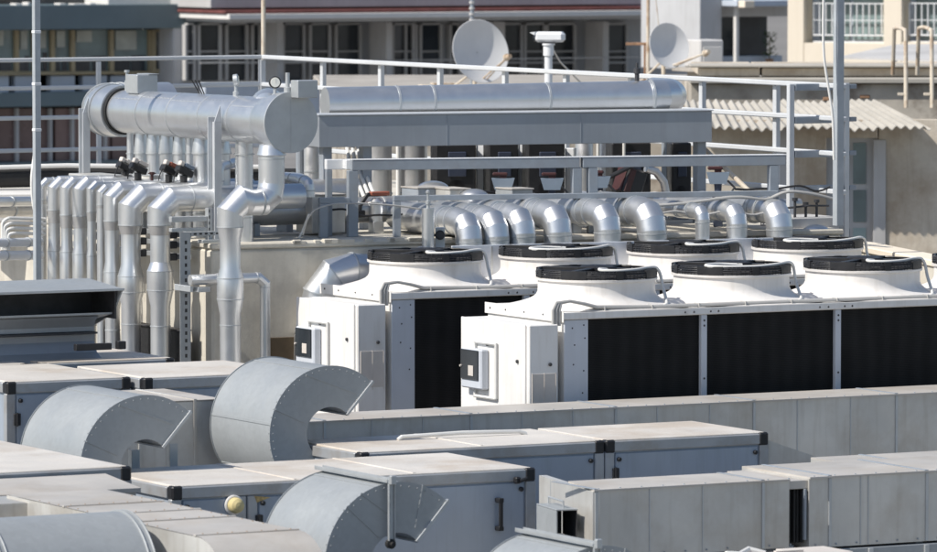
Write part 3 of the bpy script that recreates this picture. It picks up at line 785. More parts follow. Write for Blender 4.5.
        for i in range(len(pts) - 1):
            p0 = pts[max(i - 1, 0)]; p1 = pts[i]; p2 = pts[i+1]; p3 = pts[min(i + 2, len(pts) - 1)]
            for u in (0, .25, .5, .75): sm.append(.5 * ((2 * p1) + (p2 - p0) * u + (2 * p0 - 5 * p1 + 4 * p2 - p3) * u * u + (3 * p1 - p0 - 3 * p2 + p3) * u ** 3))
        sm.append(pts[-1]); q.tube(sm, .0125, 8); q.build('fan_cable', M['cable_white'], t, 60)
    return t

PF = at(566.3, 312.7, 44.0)
condenser("white rooftop condenser nearer the long grey duct, three coil panels in view", PF, 4)
PB = at(393.6, 293, 46.26)
condenser("white rooftop condenser behind the other, fans before the silver elbow pipes", PB, 4)

# ================================================================== RAISED DECK, PIPES
DYAW = YAW - R(5.5)
DA = Vector((math.cos(DYAW), math.sin(DYAW), 0))
t = thing('plant_deck', 'cream plastered raised concrete deck carrying the pipework, its bright left corner behind the risers', 'deck', (PC.x, PC.y, 0), DYAW)
LD = reach(PC, DA, 842)
q = MB(); q.box(0, LD, 0, 9.8, 0, DECK - .05, .02); q.build('deck_wall', M['plaster'], t)
q = MB(); q.box(-.004, LD + .02, -.004, 9.82, DECK - .048, DECK, .012)
rr = random.Random(5)
q.build('deck_slab', M['plaster'], t)
q = MB()
for k in range(16):
    x = .7 + rr.random() * 1.4; q.box(x, x + .04 + rr.random() * .12, -.008, .02 + rr.random() * .05, DECK - .02, DECK + .006 + rr.random() * .012, .004)
q.build('flaking_edge', M['plaster'], t)
q = MB(); xb = reach(PC, DA, 268); q.box(xb, xb + .75, -.012, .0, .2, DECK - (335 - 240) / 121., .003); q.build('opening', M['dark_opening'], t)
def smooth_arc(pts, corner_r, n=4):
    pts = [Vector(p) for p in pts]; out = [pts[0]]
    for i in range(1, len(pts) - 1):
        a_, b_, c_ = pts[i-1], pts[i], pts[i+1]
        d0 = (a_ - b_).normalized(); d1 = (c_ - b_).normalized()
        r = min(corner_r, (a_ - b_).length * .49, (c_ - b_).length * .49)
        s_, e_ = b_ + d0 * r, b_ + d1 * r
        for k in range(n + 1):
            u = k / n; out.append(s_ * (1 - u) ** 2 + b_ * 2 * u * (1 - u) + e_ * u ** 2)
    out.append(pts[-1]); return out

def band(q, p, ax, r, w=.010, t_=.004):
    ax = Vector(ax).normalized(); q.lathe([(r - .002, -w/2), (r + t_, -w/2), (r + t_, w/2), (r - .002, w/2)], p, ax, 28, False, False)

# --- silver risers on the left
def riser(label, px, D, rpx, ytop, y_collar, y_small, rs_px, bulge, ybot, to_x, kind='silver risers'):
    s = F / D
    r = rpx / s; rs = rs_px / s
    zc = at(px, ytop, D).z - r * 1.0
    P = at(px, ytop, D); zt = zc
    t = thing('pipe_riser', label, 'pipe', (P.x, P.y, 0), YAW, kind)
    Z = lambda y: at(px, y, D).z
    k = r * 1.15
    # mitred elbow: vertical -> 45 degrees -> horizontal along +x
    pts = [(0, 0, Z(y_collar)), (0, 0, zt - .95 * r), (r * 1.05, 0, zt), (to_x, 0, zt)]
    q = MB(); q.tube(pts, r, 28, crisp=True); el = q.build('elbow', M['lagging'], t, 18)
    prof = [(r, Z(y_collar)), (rs, Z(y_small))]
    q = MB(); q.lathe([(r, Z(y_collar) - .001), (rs + .002, Z(y_small))], (0, 0, 0), (0, 0, 1), 28, False, False); q.build('reducer', M['lagging_dull'], t, 18)
    zb = Z(ybot)
    pr = [(rs, Z(y_small))]
    if bulge:
        b0, b1, b2, b3 = bulge; rb = r * 1.06
        pr += [(rs, Z(b0)), (rb, Z(b1)), (rb, Z(b2)), (rs, Z(b3))]
    pr += [(rs, zb)]
    q = MB(); q.lathe(pr, (0, 0, 0), (0, 0, 1), 28); pp = q.build('pipe', M['lagging'], t, 18)
    q = MB(); band(q, (2.6 * r, 0, zt), (1, 0, 0), r, .008, .004); band(q, (0, 0, Z(y_collar)), (0, 0, 1), r, .008, .003); q.build('band', M['galv_bright'], el)
    q = MB()
    if bulge:
        band(q, (0, 0, Z(b1)), (0, 0, 1), rb, .006, .003); band(q, (0, 0, Z(b2)), (0, 0, 1), rb, .006, .003)
        band(q, (0, 0, Z(min(b3 + 20, ybot - 2))), (0, 0, 1), rs, .008, .004)
    if bulge: q.build('band', M['galv_bright'], pp)
    return t, P, zt, r

row = [  # px, D, r, ytop, collar, small, rs, bulge, to_x
    ('thin silver riser nearest to the tall lamp post, leftmost of the row', 42, 49.5, 4.6, 177.5, 200, 204, 4.6, None, .9),
    ('silver riser second from the tall lamp post', 54, 49.2, 6.7, 176, 210, 223, 6.1, (245, 251, 290, 305), 1.2),
    ('silver riser third from the tall lamp post', 66.5, 48.95, 6.8, 176, 215, 228, 5.8, (246, 252, 290, 305), 1.2),
    ('silver riser fourth from the tall lamp post', 80, 48.7, 7.6, 176, 216, 228, 6.6, (247, 254, 290, 305), 1.2),
    ('narrow silver riser fifth from the tall lamp post', 91.5, 48.5, 4.9, 180.5, 212, 221, 4.4, (250, 256, 290, 305), 1.0),
    ('plain thin silver riser between two wider ones, without any bulge', 101, 48.3, 4.6, 184, 205, 208, 4.4, None, .9),
    ('silver riser to the left of the two thick bulged ones', 112, 48.1, 8.6, 181.5, 221, 230, 7.3, (262, 272, 298, 310), 1.3),
    ("thick bulged silver riser second nearest to the perforated channel", 130.5, 47.85, 12.4, 184, 225, 234, 9.8, (264, 276, 292, 304), 1.4),
    ("thick bulged silver riser standing next to the perforated channel", 160, 47.5, 12.6, 187, 225, 235, 10.0, (262, 271, 290, 306), 1.3),
]
for (lb, px, D, r, yt, yc, ys, rs, bl, tx) in row:
    riser(lb, px, D, r, yt, yc, ys, rs, bl, 372, tx)
# front riser with its run up to the header
D = 46.8; s = F / D
P = at(230, 187, D); r = 13.2 / s; rs = 10.6 / s
Z = lambda y: at(230, y, D).z
t = thing('pipe_riser', "bulged silver riser before the cream wall, turning up to the big header", 'pipe', (P.x, P.y, 0), YAW, 'silver risers')
zt = Z(187) - r; ux = 43 / s / .88
zup = Z(203)
q = MB(); q.tube([(0, 0, Z(227)), (0, 0, zt - .95 * r), (r * 1.0, 0, zt + .0), (r * 1.6, 0, zup), (ux - .10, .02, zup), (ux - .02, .03, zup + .06), (ux, .04, zup + .14), (ux, .04, Z(155))], r, 28, crisp=True); q.build('elbow', M['lagging'], t, 16)
q = MB(); q.lathe([(r, Z(227)), (rs, Z(240)), (rs, Z(268)), (r * 1.02, Z(278)), (r * 1.02, Z(299)), (rs, Z(314)), (rs, Z(385))], (0, 0, 0), (0, 0, 1), 28); q.build('pipe', M['lagging'], t, 16)
q = MB(); q.lathe([(r, Z(157)), (r * 1.12, Z(156)), (r * .92, Z(146))], (ux, .04, 0), (0, 0, 1), 28); q.build('upper_collar', M['lagging'], t, 16)
q = MB()
for z, rr_ in ((Z(227), r), (Z(278), r * 1.02), (Z(299), r * 1.02), (Z(325), rs), (Z(160), r)):
    band(q, (0 if z < Z(180) else ux, 0 if z < Z(180) else .04, z), (0, 0, 1), rr_, .008, .003)
band(q, (.28, .01, zup), (1, 0, 0), r, .008, .003)
q.build('band', M['galv_bright'], t)
# small L pipe
P = at(190, 280, 46.95); s = F / 46.95; r = 5.4 / s
t = thing('small_pipe', 'small silver pipe crossing behind the front riser and turning down the cream wall', 'pipe', (P.x, P.y, 0))
zz = at(190, 280, 46.95).z; ux = reach(P, A, 265)
q = MB(); q.tube([(0, .0, zz), (ux - .06, -.0, zz), (ux - .0, -.0, zz - .05), (ux, 0, .9)], r, 20, crisp=True); q.build('pipe', M['lagging'], t, 16)
q = MB(); band(q, (ux - .08, 0, zz), (1, 0, 0), r, .006, .003); band(q, (ux, 0, zz - .08), (0, 0, 1), r, .006, .003); band(q, (.25, 0, zz), (1, 0, 0), r, .01, .004); q.build('band', M['galv_bright'], t)
q = MB(); q.box(.05, .16, -.05, .05, zz - .1, zz - .06, .003); q.box(.0, .03, .0, .30, zz - .1, zz - .05, .003); q.build('bracket', M['galv_bright'], t)

# perforated channel + arm
P = at(185, 232, 47.2); zt = P.z
t = thing('perforated_channel', 'tall perforated grey steel channel between the thick riser and the cream wall corner', 'channel', (P.x, P.y, 0))
q = MB(); q.box(-.055, .035, -.02, -.014, .5, zt, .001); q.box(.035, .041, -.02, .14, .5, zt, .001); q.build('upright', M['galv'], t)
q = MB()
for k in range(26):
    for yy in (.02, .08):
        z = zt - .07 - k * .062; q.box(.0405, .043, yy, yy + .022, z - .04, z, 0)
for k in range(26):
    z = zt - .07 - k * .062
    q.box(-.012, .008, -.0215, -.0205, z - .03, z, 0)
q.build('slots', M['black_plastic'], t)
ux = reach(P, A, 214)
q = MB(); q.box(.045, ux, -.02, .03, zt - .035, zt, .002); q.build('arm', M['galv'], t)
q = MB()
for k in range(5): q.box(.07 + k * .05, .095 + k * .05, -.0215, -.0205, zt - .025, zt - .010, 0)
q.build('arm_slots', M['black_plastic'], t)
# cable tray short post on the deck corner
P = at(210, 243, 47.45)
t = thing('strut_bracket', "perforated strut bracket with two flat arms on the deck corner", 'bracket', (P.x, P.y, P.z))
q = MB(); q.box(-.03, -.024, -.03, .03, 0, .29, .001); q.box(-.024, .035, .026, .032, 0, .29, .001); q.box(-.09, .09, -.05, .05, 0, .03, .004); q.build('post', M['galv_bright'], t)
q = MB(); q.box(-.36, -.032, -.02, .03, .18, .225, .003); q.build('flat_arm', M['galv_bright'], t)
q = MB(); q.box(-.36, -.032, -.02, .03, .10, .13, .003); q.build('flat_arm', M['galv_bright'], t)
q = MB()
for k in range(5): q.box(-.01, .012, .0245, .0258, .05 + k * .05, .075 + k * .05, 0)
q.build('slots', M['black_plastic'], t)

# --- big header pipe on the left
C0 = at(290.5, 122.5, 47.0); C1 = at(116, 110.8, 49.6)
ax = (C1 - C0); LH = ax.length; ax.normalize()
hyaw = math.atan2(ax.y, ax.x)
t = thing('header_pipe', "thick silver header pipe with flat round end cap and bent far end", 'pipe', C0, hyaw)
hx = Vector((math.cos(hyaw), math.sin(hyaw), 0)); tilt = math.asin(ax.z)
axl = Vector((math.cos(tilt), 0, math.sin(tilt)))      # axis in local coords (local x = along)
q = MB(); q.lathe([(.193, .33), (.192, 1.0), (.188, 2.0), (.183, LH)], (0, 0, 0), axl, 56, False, False); q.build('barrel', M['lagging'], t, 22)
q = MB(); q.lathe([(.245, -.0), (.245, .12), (.196, .34)], (0, 0, 0), axl, 56, False, False); q.build('end_collar', M['lagging'], t, 22)
q = MB(); q.lathe([(.250, -.012), (.250, .006), (.24, .006)], (0, 0, 0), axl, 56, True, False); 
q.box(-.016, -.012, -.004, .004, -.24, .24, .001); ec = q.build('end_cap', M['galv_bright'], t, 22)
q = MB()
for s_ in (.34, .75, 1.25, 1.8, 2.35): band(q, axl * s_, axl, .193 - s_ * .003, .012, .004)
for s0_, s1_, an in ((.35, .74, 38), (.76, 1.24, 52), (1.26, 1.79, 44), (1.81, 2.34, 50), (2.36, LH - .2, 40)):
    e_ = Vector((0, math.cos(R(an)), math.sin(R(an)))); q.bar(axl * s0_ + e_ * (.1925 - s0_ * .003), axl * s1_ + e_ * (.1925 - s1_ * .003), .008, .004, e_, 0)
    n_ = int((s1_ - s0_) / .06)
    for k in range(n_): q.lathe([(.004, 0), (.003, .003)], axl * (s0_ + .03 + k * .06) + e_ * .192, e_, 6)
q.build('band', M['galv_bright'], t, 0)
# bend at the far end: turns away to the right, thicker lagging
base = axl * (LH + .06)
q = MB(); rb = .222; Rb = .40
yl = Vector((0, -1, 0))
pts = arc(base + yl * Rb, -yl, axl, Rb, 0, 90, 5)
pts = [pts[0] - axl * .2] + pts + [pts[-1] + yl * .35]
q.tube(pts, rb, 44, crisp=True); q.build('bend', M['lagging'], t, 20)
q = MB(); q.lathe([(.187, .0), (.2, .0), (.2, .03), (.187, .03)], base - axl * .235, axl, 44, False, False); q.build('black_gap', M['rubber'], t)
q = MB()
for a_ in range(1, len(pts) - 1): band(q, pts[a_], (pts[a_+1] - pts[a_-1]), rb + .004, .012, .006)
q.build('bend_seam', M['galv_bright'], t)
# boxes, thermowells and gauges on top
def on_header(px, D): # local position on the barrel under column px
    k = reach(C0, ax, px); return k
def htop(px): 
    k = on_header(px, 0); return axl * k + Vector((0, 0, .185))
for (px, w_, h_, lb) in ((143, .2, .17, 'far'),):
    p = htop(px); q = MB(); q.box(p.x - .1, p.x + .10, -.09, .11, p.z - .02, p.z + .14, .006); q.box(p.x - .11, p.x + .11, -.1, .0, p.z + .141, p.z + .147, .002); q.build('instrument_box', M['galv_bright'], t)
p = htop(127); q = MB(); q.lathe([(.02, 0), (.02, .1), (.012, .1), (.012, .17), (.022, .17), (.022, .19)], p - Vector((0, 0, .02)), (0, 0, 1), 12); q.build('thermowell', M['galv_bright'], t)
p = htop(308); q = MB(); q.box(-.12, .0, -.19, .0, .20, .345, .006); q.build('instrument_box', M['galv_bright'], t)
q = MB(); q.lathe([(.03, 0), (.03, .04), (.018, .045), (.018, .16)], (.03, .01, .245), (0, 0, 1), 12); q.build('thermowell', M['galv_bright'], t)
q = MB(); q.lathe([(.06, 0), (.13, .02), (.15, .1), (.15, .35), (.1, .42)], axl * .42 + Vector((0, -.02, .1)), (0.85, -.5, .02), 24); q.build('branch', M['lagging'], t)
for (px, front) in ((236, 0), (275, 1)):
    p = htop(px); q = MB(); q.lathe([(.025, 0), (.025, .06), (.014, .065), (.014, .12)], p - Vector((0, 0, .02)), (0, 0, 1), 12); gs = q.build('gauge_stem', M['galv_bright'], t)
    c = p + Vector((0, 0, .135)); ay = Vector((-.8, .55 if front else -.5, .0)).normalized()
    fdir = (Matrix.Rotation(-hyaw, 3, 'Z') @ (Vector((.2, -1, 0)) if front else Vector((1, -.1, .15)))).normalized()
    q = MB(); q.lathe([(.044, -.02), (.05, -.016), (.05, .016), (.043, .02)], c, fdir, 24); gb = q.build('gauge_case', M['black_plastic'] if front else M['galv_bright'], t)
    q = MB(); q.lathe([(.04, .0205), (.038, .022)], c, fdir, 24); q.bar(c + fdir * .024, c + fdir * .024 + Vector((0, 0, .03)), .004, .002, fdir, 0); q.build('gauge_dial', M['dial'], gb)
q = MB()
for k in range(3): 
    p = htop(200 + k * 2.2); q.tube([p, p + Vector((.05 - .02 * k, .05, .12))], .006, 6)
q.build('probe_wire', M['cable_black'], t)
# header legs
for px, yb, nm in ((239.5, 256, 'a'), (108.5, 173, 'b')):
    k = on_header(px, 0); p = axl * k + Vector((0, -.0, 0))
    pw = C0 + ax * k
    zb = DECK - C0.z
    hw_ = .05 if nm == 'a' else .032
    q = MB(); q.box(p.x - hw_ - .01, p.x - hw_, .20, .27, zb, p.z - .02, .002); q.box(p.x - hw_, p.x + hw_, .225, .231, zb, p.z - .02, .002); q.box(p.x + hw_, p.x + hw_ + .01, .20, .27, zb, p.z + .02, .002)
    q.prism([(p.x - hw_ - .011, .20, p.z - .02), (p.x - hw_ - .011, .27, p.z - .02), (p.x - hw_ - .011, .215, p.z + .12)], (.01, 0, 0))
    q.build('leg', M['steel_light'], t)

# branch pipes dropping from the header
drops = [(130, 49.5, 3.4, 0), (141, 49.3, 6.6, 1), (153.5, 49.1, 6.8, 1), (166.5, 48.9, 7.0, 1), (179.5, 48.75, 6.4, 1), (189.5, 48.6, 3.6, 0), (201, 48.4, 8.2, 1), (219.5, 48.15, 10.6, 1), (244, 47.9, 9, 0)]
lbs = ['thin far branch pipe under the header, leftmost of the row', 'silver branch pipe with bright cone, second under the header from its far bend', 'silver branch pipe under the header, third from the far bend',
       'silver branch pipe under the header, fourth from the far bend', 'silver branch pipe under the header above the orange actuator', 'thin branch pipe between two coned ones under the header',
       'thick coned branch pipe under the header, left of the thickest', 'thickest coned branch pipe under the header, left of the square leg', 'shaded branch pipe just right of the header leg']
for i, (px, D, r, cone) in enumerate(drops):
    s = F / D; k = reach(C0, ax, px); p = C0 + ax * k; rr_ = r / s
    loc = Vector((p.x, p.y, 0)); dd_ = D
    zt = p.z - .15; zc = at(px, 153, D).z; zb = DECK
    t = thing('branch_pipe', lbs[i], 'pipe', loc, YAW, 'branch pipes under the header')
    q = MB()
    if cone: q.lathe([(rr_ * .8, zt), (rr_ * 1.12, zc + .02), (rr_ * 1.12, zc), (rr_, zc - .005), (rr_, zb)], (0, 0, 0), (0, 0, 1), 24)
    else: q.lathe([(rr_, zt), (rr_, zb)], (0, 0, 0), (0, 0, 1), 20)
    q.build('pipe', M['lagging'], t, 20)
    q = MB(); band(q, (0, 0, zc), (0, 0, 1), rr_ * 1.12, .008, .003); band(q, (0, 0, zb + .2), (0, 0, 1), rr_, .01, .004); q.build('band', M['galv_bright'], t)

# trough / valve tray below with actuators
P = at(112, 190, 48.6); L = reach(P, A, 214)
t = thing('valve_box', 'long grey sheet-metal box behind the riser elbows, valves standing on it', 'box', (P.x, P.y, P.z))
q = MB(); q.box(.05, .35, .3, 1.0, -.2, .10, .006); q.box(.36, L, .0, .5, -.2, .105, .006); q.build('box_body', M['duct'], t)
q = MB(); q.box(.36, L + .01, -.012, .5, .106, .118, .002); q.build('box_lid', M['galv_bright'], t)
def actuator(px, py, D, col, label, flip=1, sc=1.):
    P = at(px, py, D)
    t = thing('valve_actuator', label, 'valve', P, YAW + .1, 'valve actuators')
    t.scale = (.62, .62, .62)
    Rm = Matrix.Rotation(R(24 * flip), 4, 'Y')
    q = MB(); q.box(-.15, .1, -.06, .06, -.02, .07, .012, Rm); q.lathe([(.05, -.10), (.05, 0)], (-.02, 0, -.02), (0, 0, 1), 14); q.build('body', M['black_plastic'], t)
    q = MB(); q.box(-.06, .09, -.045, .045, .085, .14, .008, Rm); q.build('cover', M[col], t)
    q = MB(); q.box(-.14, -.08, -.04, .04, .075, .14, .008, Rm); q.build('terminal', M['white_dusty'], t)
    q = MB(); q.tube([(-.1, -.05, .02), (-.16, -.07, .06), (-.2, -.05, -.04), (-.18, 0, -.1)], .008, 6); q.build('cable', M['cable_black'], t)
    return t
actuator(126, 170, 48.9, 'white_dusty', 'black valve actuator with white cover, leftmost behind the riser elbows')
actuator(139, 171, 48.7, 'white_dusty', 'black valve actuator with white cover, beside the leftmost one')
actuator(170, 173, 48.3, 'orange_part', 'black valve actuator with salmon-orange cover behind the riser elbows')
actuator(185, 174, 48.2, 'blue_part', 'black valve actuator with grey-blue cover, right of the orange one')
q = MB(); P = at(152, 175, 48.5); q.lathe([(.012, -.08), (.012, .0), (.022, .005), (.022, .025)], (0, 0, 0), (0, 0, 1), 12); q.box(-.035, .035, -.012, .012, .008, .018, .003)
tag(q.build('tap', M['red_part'], loc=P, yaw=YAW), 'little dark red tap between the white and orange actuators', 'valve')

# small bent pipe at 222,165 and 310,180
def bent(label, pts, rpx, D0, mat_='lagging', name='bent_pipe', n=20, corner=.06, bands=True, cat='pipe', group=None):
    w = [at(*p) for p in pts]
    o0 = w[0]
    pl = [p - o0 for p in w]; r = rpx / (F / D0)
    q = MB(); q.tube(smooth_arc(pl, corner, 3), r, n); o = q.build(name, M[mat_], smooth=16, loc=o0)
    if bands:
        q = MB()
        for i in range(len(pl) - 1):
            d = (pl[i+1] - pl[i]); band(q, pl[i] + d * .5, d, r, .01, .004)
        q.build('band', M['galv_bright'], o)
    return tag(o, label, cat, group)
bent('small silver bent pipe left of the header leg', [(219, 195, 47.8), (219, 167, 47.8), (234, 163, 48.2)], 5, 47.8)
bent('small silver elbow pipe right of the big header end', [(286, 178, 48.6), (300, 179, 48.4), (309, 184, 48.2), (309, 197, 48.2)], 6, 48.3)

# lower dark main pipe along the deck
P0 = at(212, 214, 48.3); 
t = thing('main_pipe', 'long brownish silver main pipe lying low along the deck under the portal frame', 'pipe', P0)
L = reach(P0, A, 475); r = 13 / (F / 48.6)
q = MB(); q.lathe([(.02, -.06), (r * .6, -.05), (r * .95, 0), (r, .08), (r, L)], (0, 0, 0), (1, 0, 0), 32); q.build('pipe', M['lagging_dull'], t)
q = MB()
for k in (.3, .9, 1.35, 1.6, 2.0): band(q, (k, 0, 0), (1, 0, 0), r, .02, .006)
q.build('band', M['galv_bright'], t)
q = MB()
for k in (.35, 1.25, 2.1): q.box(k, k + .05, -.1, .1, DECK - P0.z, -r * .8, .003)
q.build('saddle', M['steel_grey'], t)
P0 = at(250, 195, 49.0); L = reach(P0, A, 345); r = 14 / (F / 49)
t = thing('stub_pipe', 'dark thick stub of pipe behind the front riser on the deck', 'pipe', P0)
q = MB(); q.lathe([(.02, -.06), (r * .7, -.05), (r, .04), (r, L)], (0, 0, 0), (1, 0, 0), 32); q.build('pipe', M['lagging_dull'], t)
q = MB(); q.box(.3, .36, -.1, .1, DECK - P0.z, -r * .8, .003); q.build('saddle', M['steel_grey'], t)

# --- right row of elbow pipes over the deck edge
els = [(469, 26, 209.5, 'silver elbow pipe dropping from the deck next to the upright vent cylinder'), (496, 26, 207.5, 'silver elbow pipe second from the vent cylinder'),
       (522.5, 25.5, 205, 'silver elbow pipe third from the vent cylinder'), (558, 27, 202, 'silver elbow pipe fourth from the vent cylinder, beneath the left portal'),
       (607.6, 26, 200.5, 'silver elbow pipe beneath the twin portal posts'), (652, 29, 198, 'widest silver elbow pipe, left of the slim one'),
       (702.6, 14, 204, 'slim silver elbow pipe among the wide ones'), (737, 20, 201.5, 'medium silver elbow pipe right of the slim one'), (779.5, 25.5, 198, 'silver elbow pipe nearest to the rail tower, rightmost of the row')]
for (px, dpx, yt, lb) in els:
    D = 47.91 + (px - 469) / 310 * 1.2
    s = F / D; r = dpx / 2 / s * 1.05
    P = at(px, yt + dpx / 2, D)
    t = thing('elbow_pipe', lb, 'pipe', (P.x, P.y, 0), YAW, 'elbow pipes over the deck edge')
    zc = P.z; k = r * 1.25
    z1 = zc - k
    back = 1.3
    pts = [(0, back, zc), (0, k * .85 + .06, zc)] + [(0, k * (1 - math.sin(R(a_))), zc - k * (1 - math.cos(R(a_)))) for a_ in (31, 62)] + [(0, 0, zc - k), (0, 0, 1.2)]
    q = MB(); q.tube(pts, r, 30, crisp=True); q.build('pipe', M['lagging'], t, 20)
    q = MB(); band(q, (0, k * .85 + .12, zc), (0, 1, 0), r, .012, .006); band(q, (0, .36, zc), (0, 1, 0), r, .012, .005); band(q, (0, 0, zc - k - .02), (0, 0, 1), r, .008, .004); band(q, (0, 0, zc - k - .19), (0, 0, 1), r, .012, .006)
    q.build('band', M['galv_bright'], t)
    q = MB(); q.lathe([(r * 1.12, .40), (r * 1.12, .95)], (0, 0, zc), (0, 1, 0), 28); q.build('valve_jacket', M['lagging'], t, 20)

T0 = at(452, 245.5, 47.72); T1 = at(800, 237.5, 49.02)
tv = T1 - T0; ty = math.atan2(tv.y, tv.x); tl = math.hypot(tv.x, tv.y)
t = thing('pipe_trough', 'long blue-grey sheet-metal trough into which the row of silver elbows drops', 'trough', (T0.x, T0.y, 0), ty)
zt_ = (T0.z + T1.z) / 2
q = MB(); q.box(0, tl, 0, .02, .9, zt_, .003); q.box(0, tl, .021, .28, .9, zt_ - .03, .003); q.build('trough_body', M['casing_grey'], t)
q = MB()
for k in range(1, 9): q.box(tl * k / 9 - .01, tl * k / 9 + .01, -.006, -.001, .9, zt_ - .01, .002)
q.build('seam', M['galv_bright'], t)
q = MB(); q.box(.2, .3, .05, .2, 0, .9, .003); q.box(tl - .3, tl - .2, .05, .2, 0, .9, .003); q.build('stand', M['steel_grey'], t)

# upright vent cylinder with roof flange
P = at(428, 250, 47.75); s = F / 47.75
t = thing('vent_cylinder', 'slim upright silver cylinder with a stem on top, standing behind the rear condenser', 'vent', P)
q = MB(); q.lathe([(.052, 0), (.052, (250 - 208) / s)], (0, 0, 0), (0, 0, 1), 24); q.build('body', M['lagging'], t)
zt = (250 - 208) / s
q = MB(); q.lathe([(.014, zt), (.014, zt + .03), (.022, zt + .035), (.022, zt + .06), (.010, zt + .065), (.010, zt + .12), (.018, zt + .125), (.018, zt + .14), (.006, zt + .15)], (0, 0, 0), (0, 0, 1), 14); q.build('stem', M['galv_bright'], t)
q = MB(); q.lathe([(.16, -.04), (.10, 0.0), (.053, .03)], (-.03, 0, 0), (0, 0, 1), 20); q.box(-.1, .08, -.05, .05, -P.z, -.04, .003); q.build('flashing', M['galv_bright'], t)
P = at(440, 235, 47.8)
t = thing('pressure_gauge', 'round black pressure gauge on a bright block beside the vent cylinder', 'gauge', P, 0)
q = MB(); q.box(-.04, .04, .02, .12, -.14, .06, .006); q.box(-.03, .03, .03, .1, -P.z, -.14, .002); q.build('block', M['galv_bright'], t)
q = MB(); q.lathe([(.034, 0), (.04, .006), (.04, .03), (.034, .034)], (0, .015, 0), (0, -1, 0), 22); q.build('case', M['black_plastic'], t)
q = MB(); q.lathe([(.03, .0), (.029, .003)], (0, -.0195, 0), (0, -1, 0), 22); q.build('dial', M['dark_metal'], t)

# big silver elbow between the wall and rear cabinet
pts = [(311, 335, 47.5), (320, 294, 47.5), (334, 275, 47.5), (352, 270, 47.55), (382, 272, 47.7)]
w = [at(*p) for p in pts]; o0 = w[0]
q = MB(); r = 17.5 / (F / 47); q.tube([p - o0 for p in w], r, 34, crisp=True); o = q.build('fat_elbow', M['lagging'], smooth=20, loc=o0)
q = MB()
for i in (1, 2, 3): band(q, w[i] - o0, w[i+1] - w[i-1], r * 1.02, .012, .006)
q.build('band', M['galv_bright'], o)
q = MB(); q.tube([Vector((-.03, 0, -o0.z)), Vector((0, 0, 0))], r * .98, 30); q.build('riser', M['lagging'], o)
tag(o, 'fat silver elbow rising between the cream wall and the rear white cabinet', 'pipe')
# --- grey girder with the second header above it
G0 = at(319, 114.5, 49.2); G1 = at(712, 109.7, 50.38)
gy = math.atan2(G1.y - G0.y, G1.x - G0.x); LG = math.hypot(G1.x - G0.x, G1.y - G0.y)
hg = (147.6 - 114.5) / (F / 49.2)
t = thing('box_girder', 'long grey sheet-metal girder box spanning above the pumps, silver pipe resting along it', 'girder', (G0.x, G0.y, DECK), gy)
zt = G0.z - DECK
q = MB(); q.box(0, LG, 0, .34, zt - hg, zt - .012, .004); q.build('girder_body', M['girder'], t)
q = MB(); q.box(-.01, LG + .01, -.015, .35, zt - .011, zt, .002); q.build('top_flange', M['steel_light'], t)
q = MB()
for k in (.32, .66): q.box(LG * k, LG * k + .006, -.003, .0, zt - hg + .003, zt - .02, 0)
q.build('seam', M['steel_grey'], t)
for k in (.03, .13, .985):
    q = MB(); q.box(LG * k - .04, LG * k + .04, .1, .22, 0, zt - hg - .002, .003); q.build('leg', M['steel_grey'], t)
Pp = at(325, 104, 49.75); Pq_ = at(650, 97, 50.7)
v = (Pq_ - Pp); Lp = v.length; py_ = math.atan2(v.y, v.x)
t = thing('second_header', 'silver header pipe lying on the grey girder, bending away at its right end', 'pipe', Pp, py_)
r = 16.5 / (F / 50.2); axp = Vector((math.hypot(v.x, v.y), 0, v.z)).normalized()
q = MB(); q.cyl((0, 0, 0), axp * Lp, r, r, 48); q.build('barrel', M['lagging'], t)
q = MB(); e0 = axp * Lp
pts = [e0 - axp * .02] + arc(e0 + Vector((0, .26, 0)), (0, -1, 0), axp, .26, 0, 90, 4) + [e0 + Vector((.26, .6, 0))]
q.tube(pts, r * 1.06, 44, crisp=True); q.build('bend', M['lagging'], t, 20)
q = MB()
for px in (396, 431, 546):
    k = reach(Pp, v.normalized(), px); band(q, axp * k, axp, r, .02, .005)
band(q, e0, axp, r * 1.06, .016, .006)
q.build('band', M['galv_bright'], t, 0)
q = MB(); k = reach(Pp, v.normalized(), 637); q.lathe([(.02, r), (.02, r + .06), (.03, r + .065), (.03, r + .11), (.012, r + .115), (.012, r + .16)], axp * k, (0, 0, 1), 12); q.build('air_vent', M['dark_metal'], t)

# --- portal frames
Q0 = at(352, 160.5, 48.3); Q1 = at(786, 155.2, 49.3); gy2 = math.atan2(Q1.y - Q0.y, Q1.x - Q0.x); LQ = math.hypot(Q1.x - Q0.x, Q1.y - Q0.y)
t = thing('portal_frame', 'blue-grey square-tube steel frame standing over the elbow pipes, sunlit top coloured in white', 'frame', (Q0.x, Q0.y, DECK), gy2)
zt = (Q0.z + Q1.z) / 2 - DECK; w_ = .075
def uq(px): return reach(Q0, (Q1 - Q0).normalized(), px)
q = MB()
q.box(0, uq(580), 0, .08, zt - .085, zt, .004); q.box(uq(583), LQ, 0, .08, zt - .085, zt, .004)
q.build('top_beam', M['steel_grey'], t)
q = MB(); q.box(-.0, LQ + .005, -.003, .11, zt + .001, zt + .008, .002); q.build('sunlit_top', M['white_rail'], t)  # white sheet paints the sunlit top onto the grey beam
q = MB(); q.box(-.17, -.002, .2, .28, zt - .085, zt, .004); q.box(-.03, .05, .081, .3, zt - .08, zt, .004); q.build('return_beam', M['white_rail'], t)
for px in (348.5, 573, 589, 770):
    u = uq(px); q = MB(); q.box(u, u + .08 if px != 348.5 else u + .085, .001, .079, .0, zt - .087, .004); q.build('post', M['steel_grey'], t)
q = MB(); q.box(-.17, -.12, .2, .26, 0, zt - .087, .003); q.build('post', M['steel_grey'], t)
u0 = uq(300)
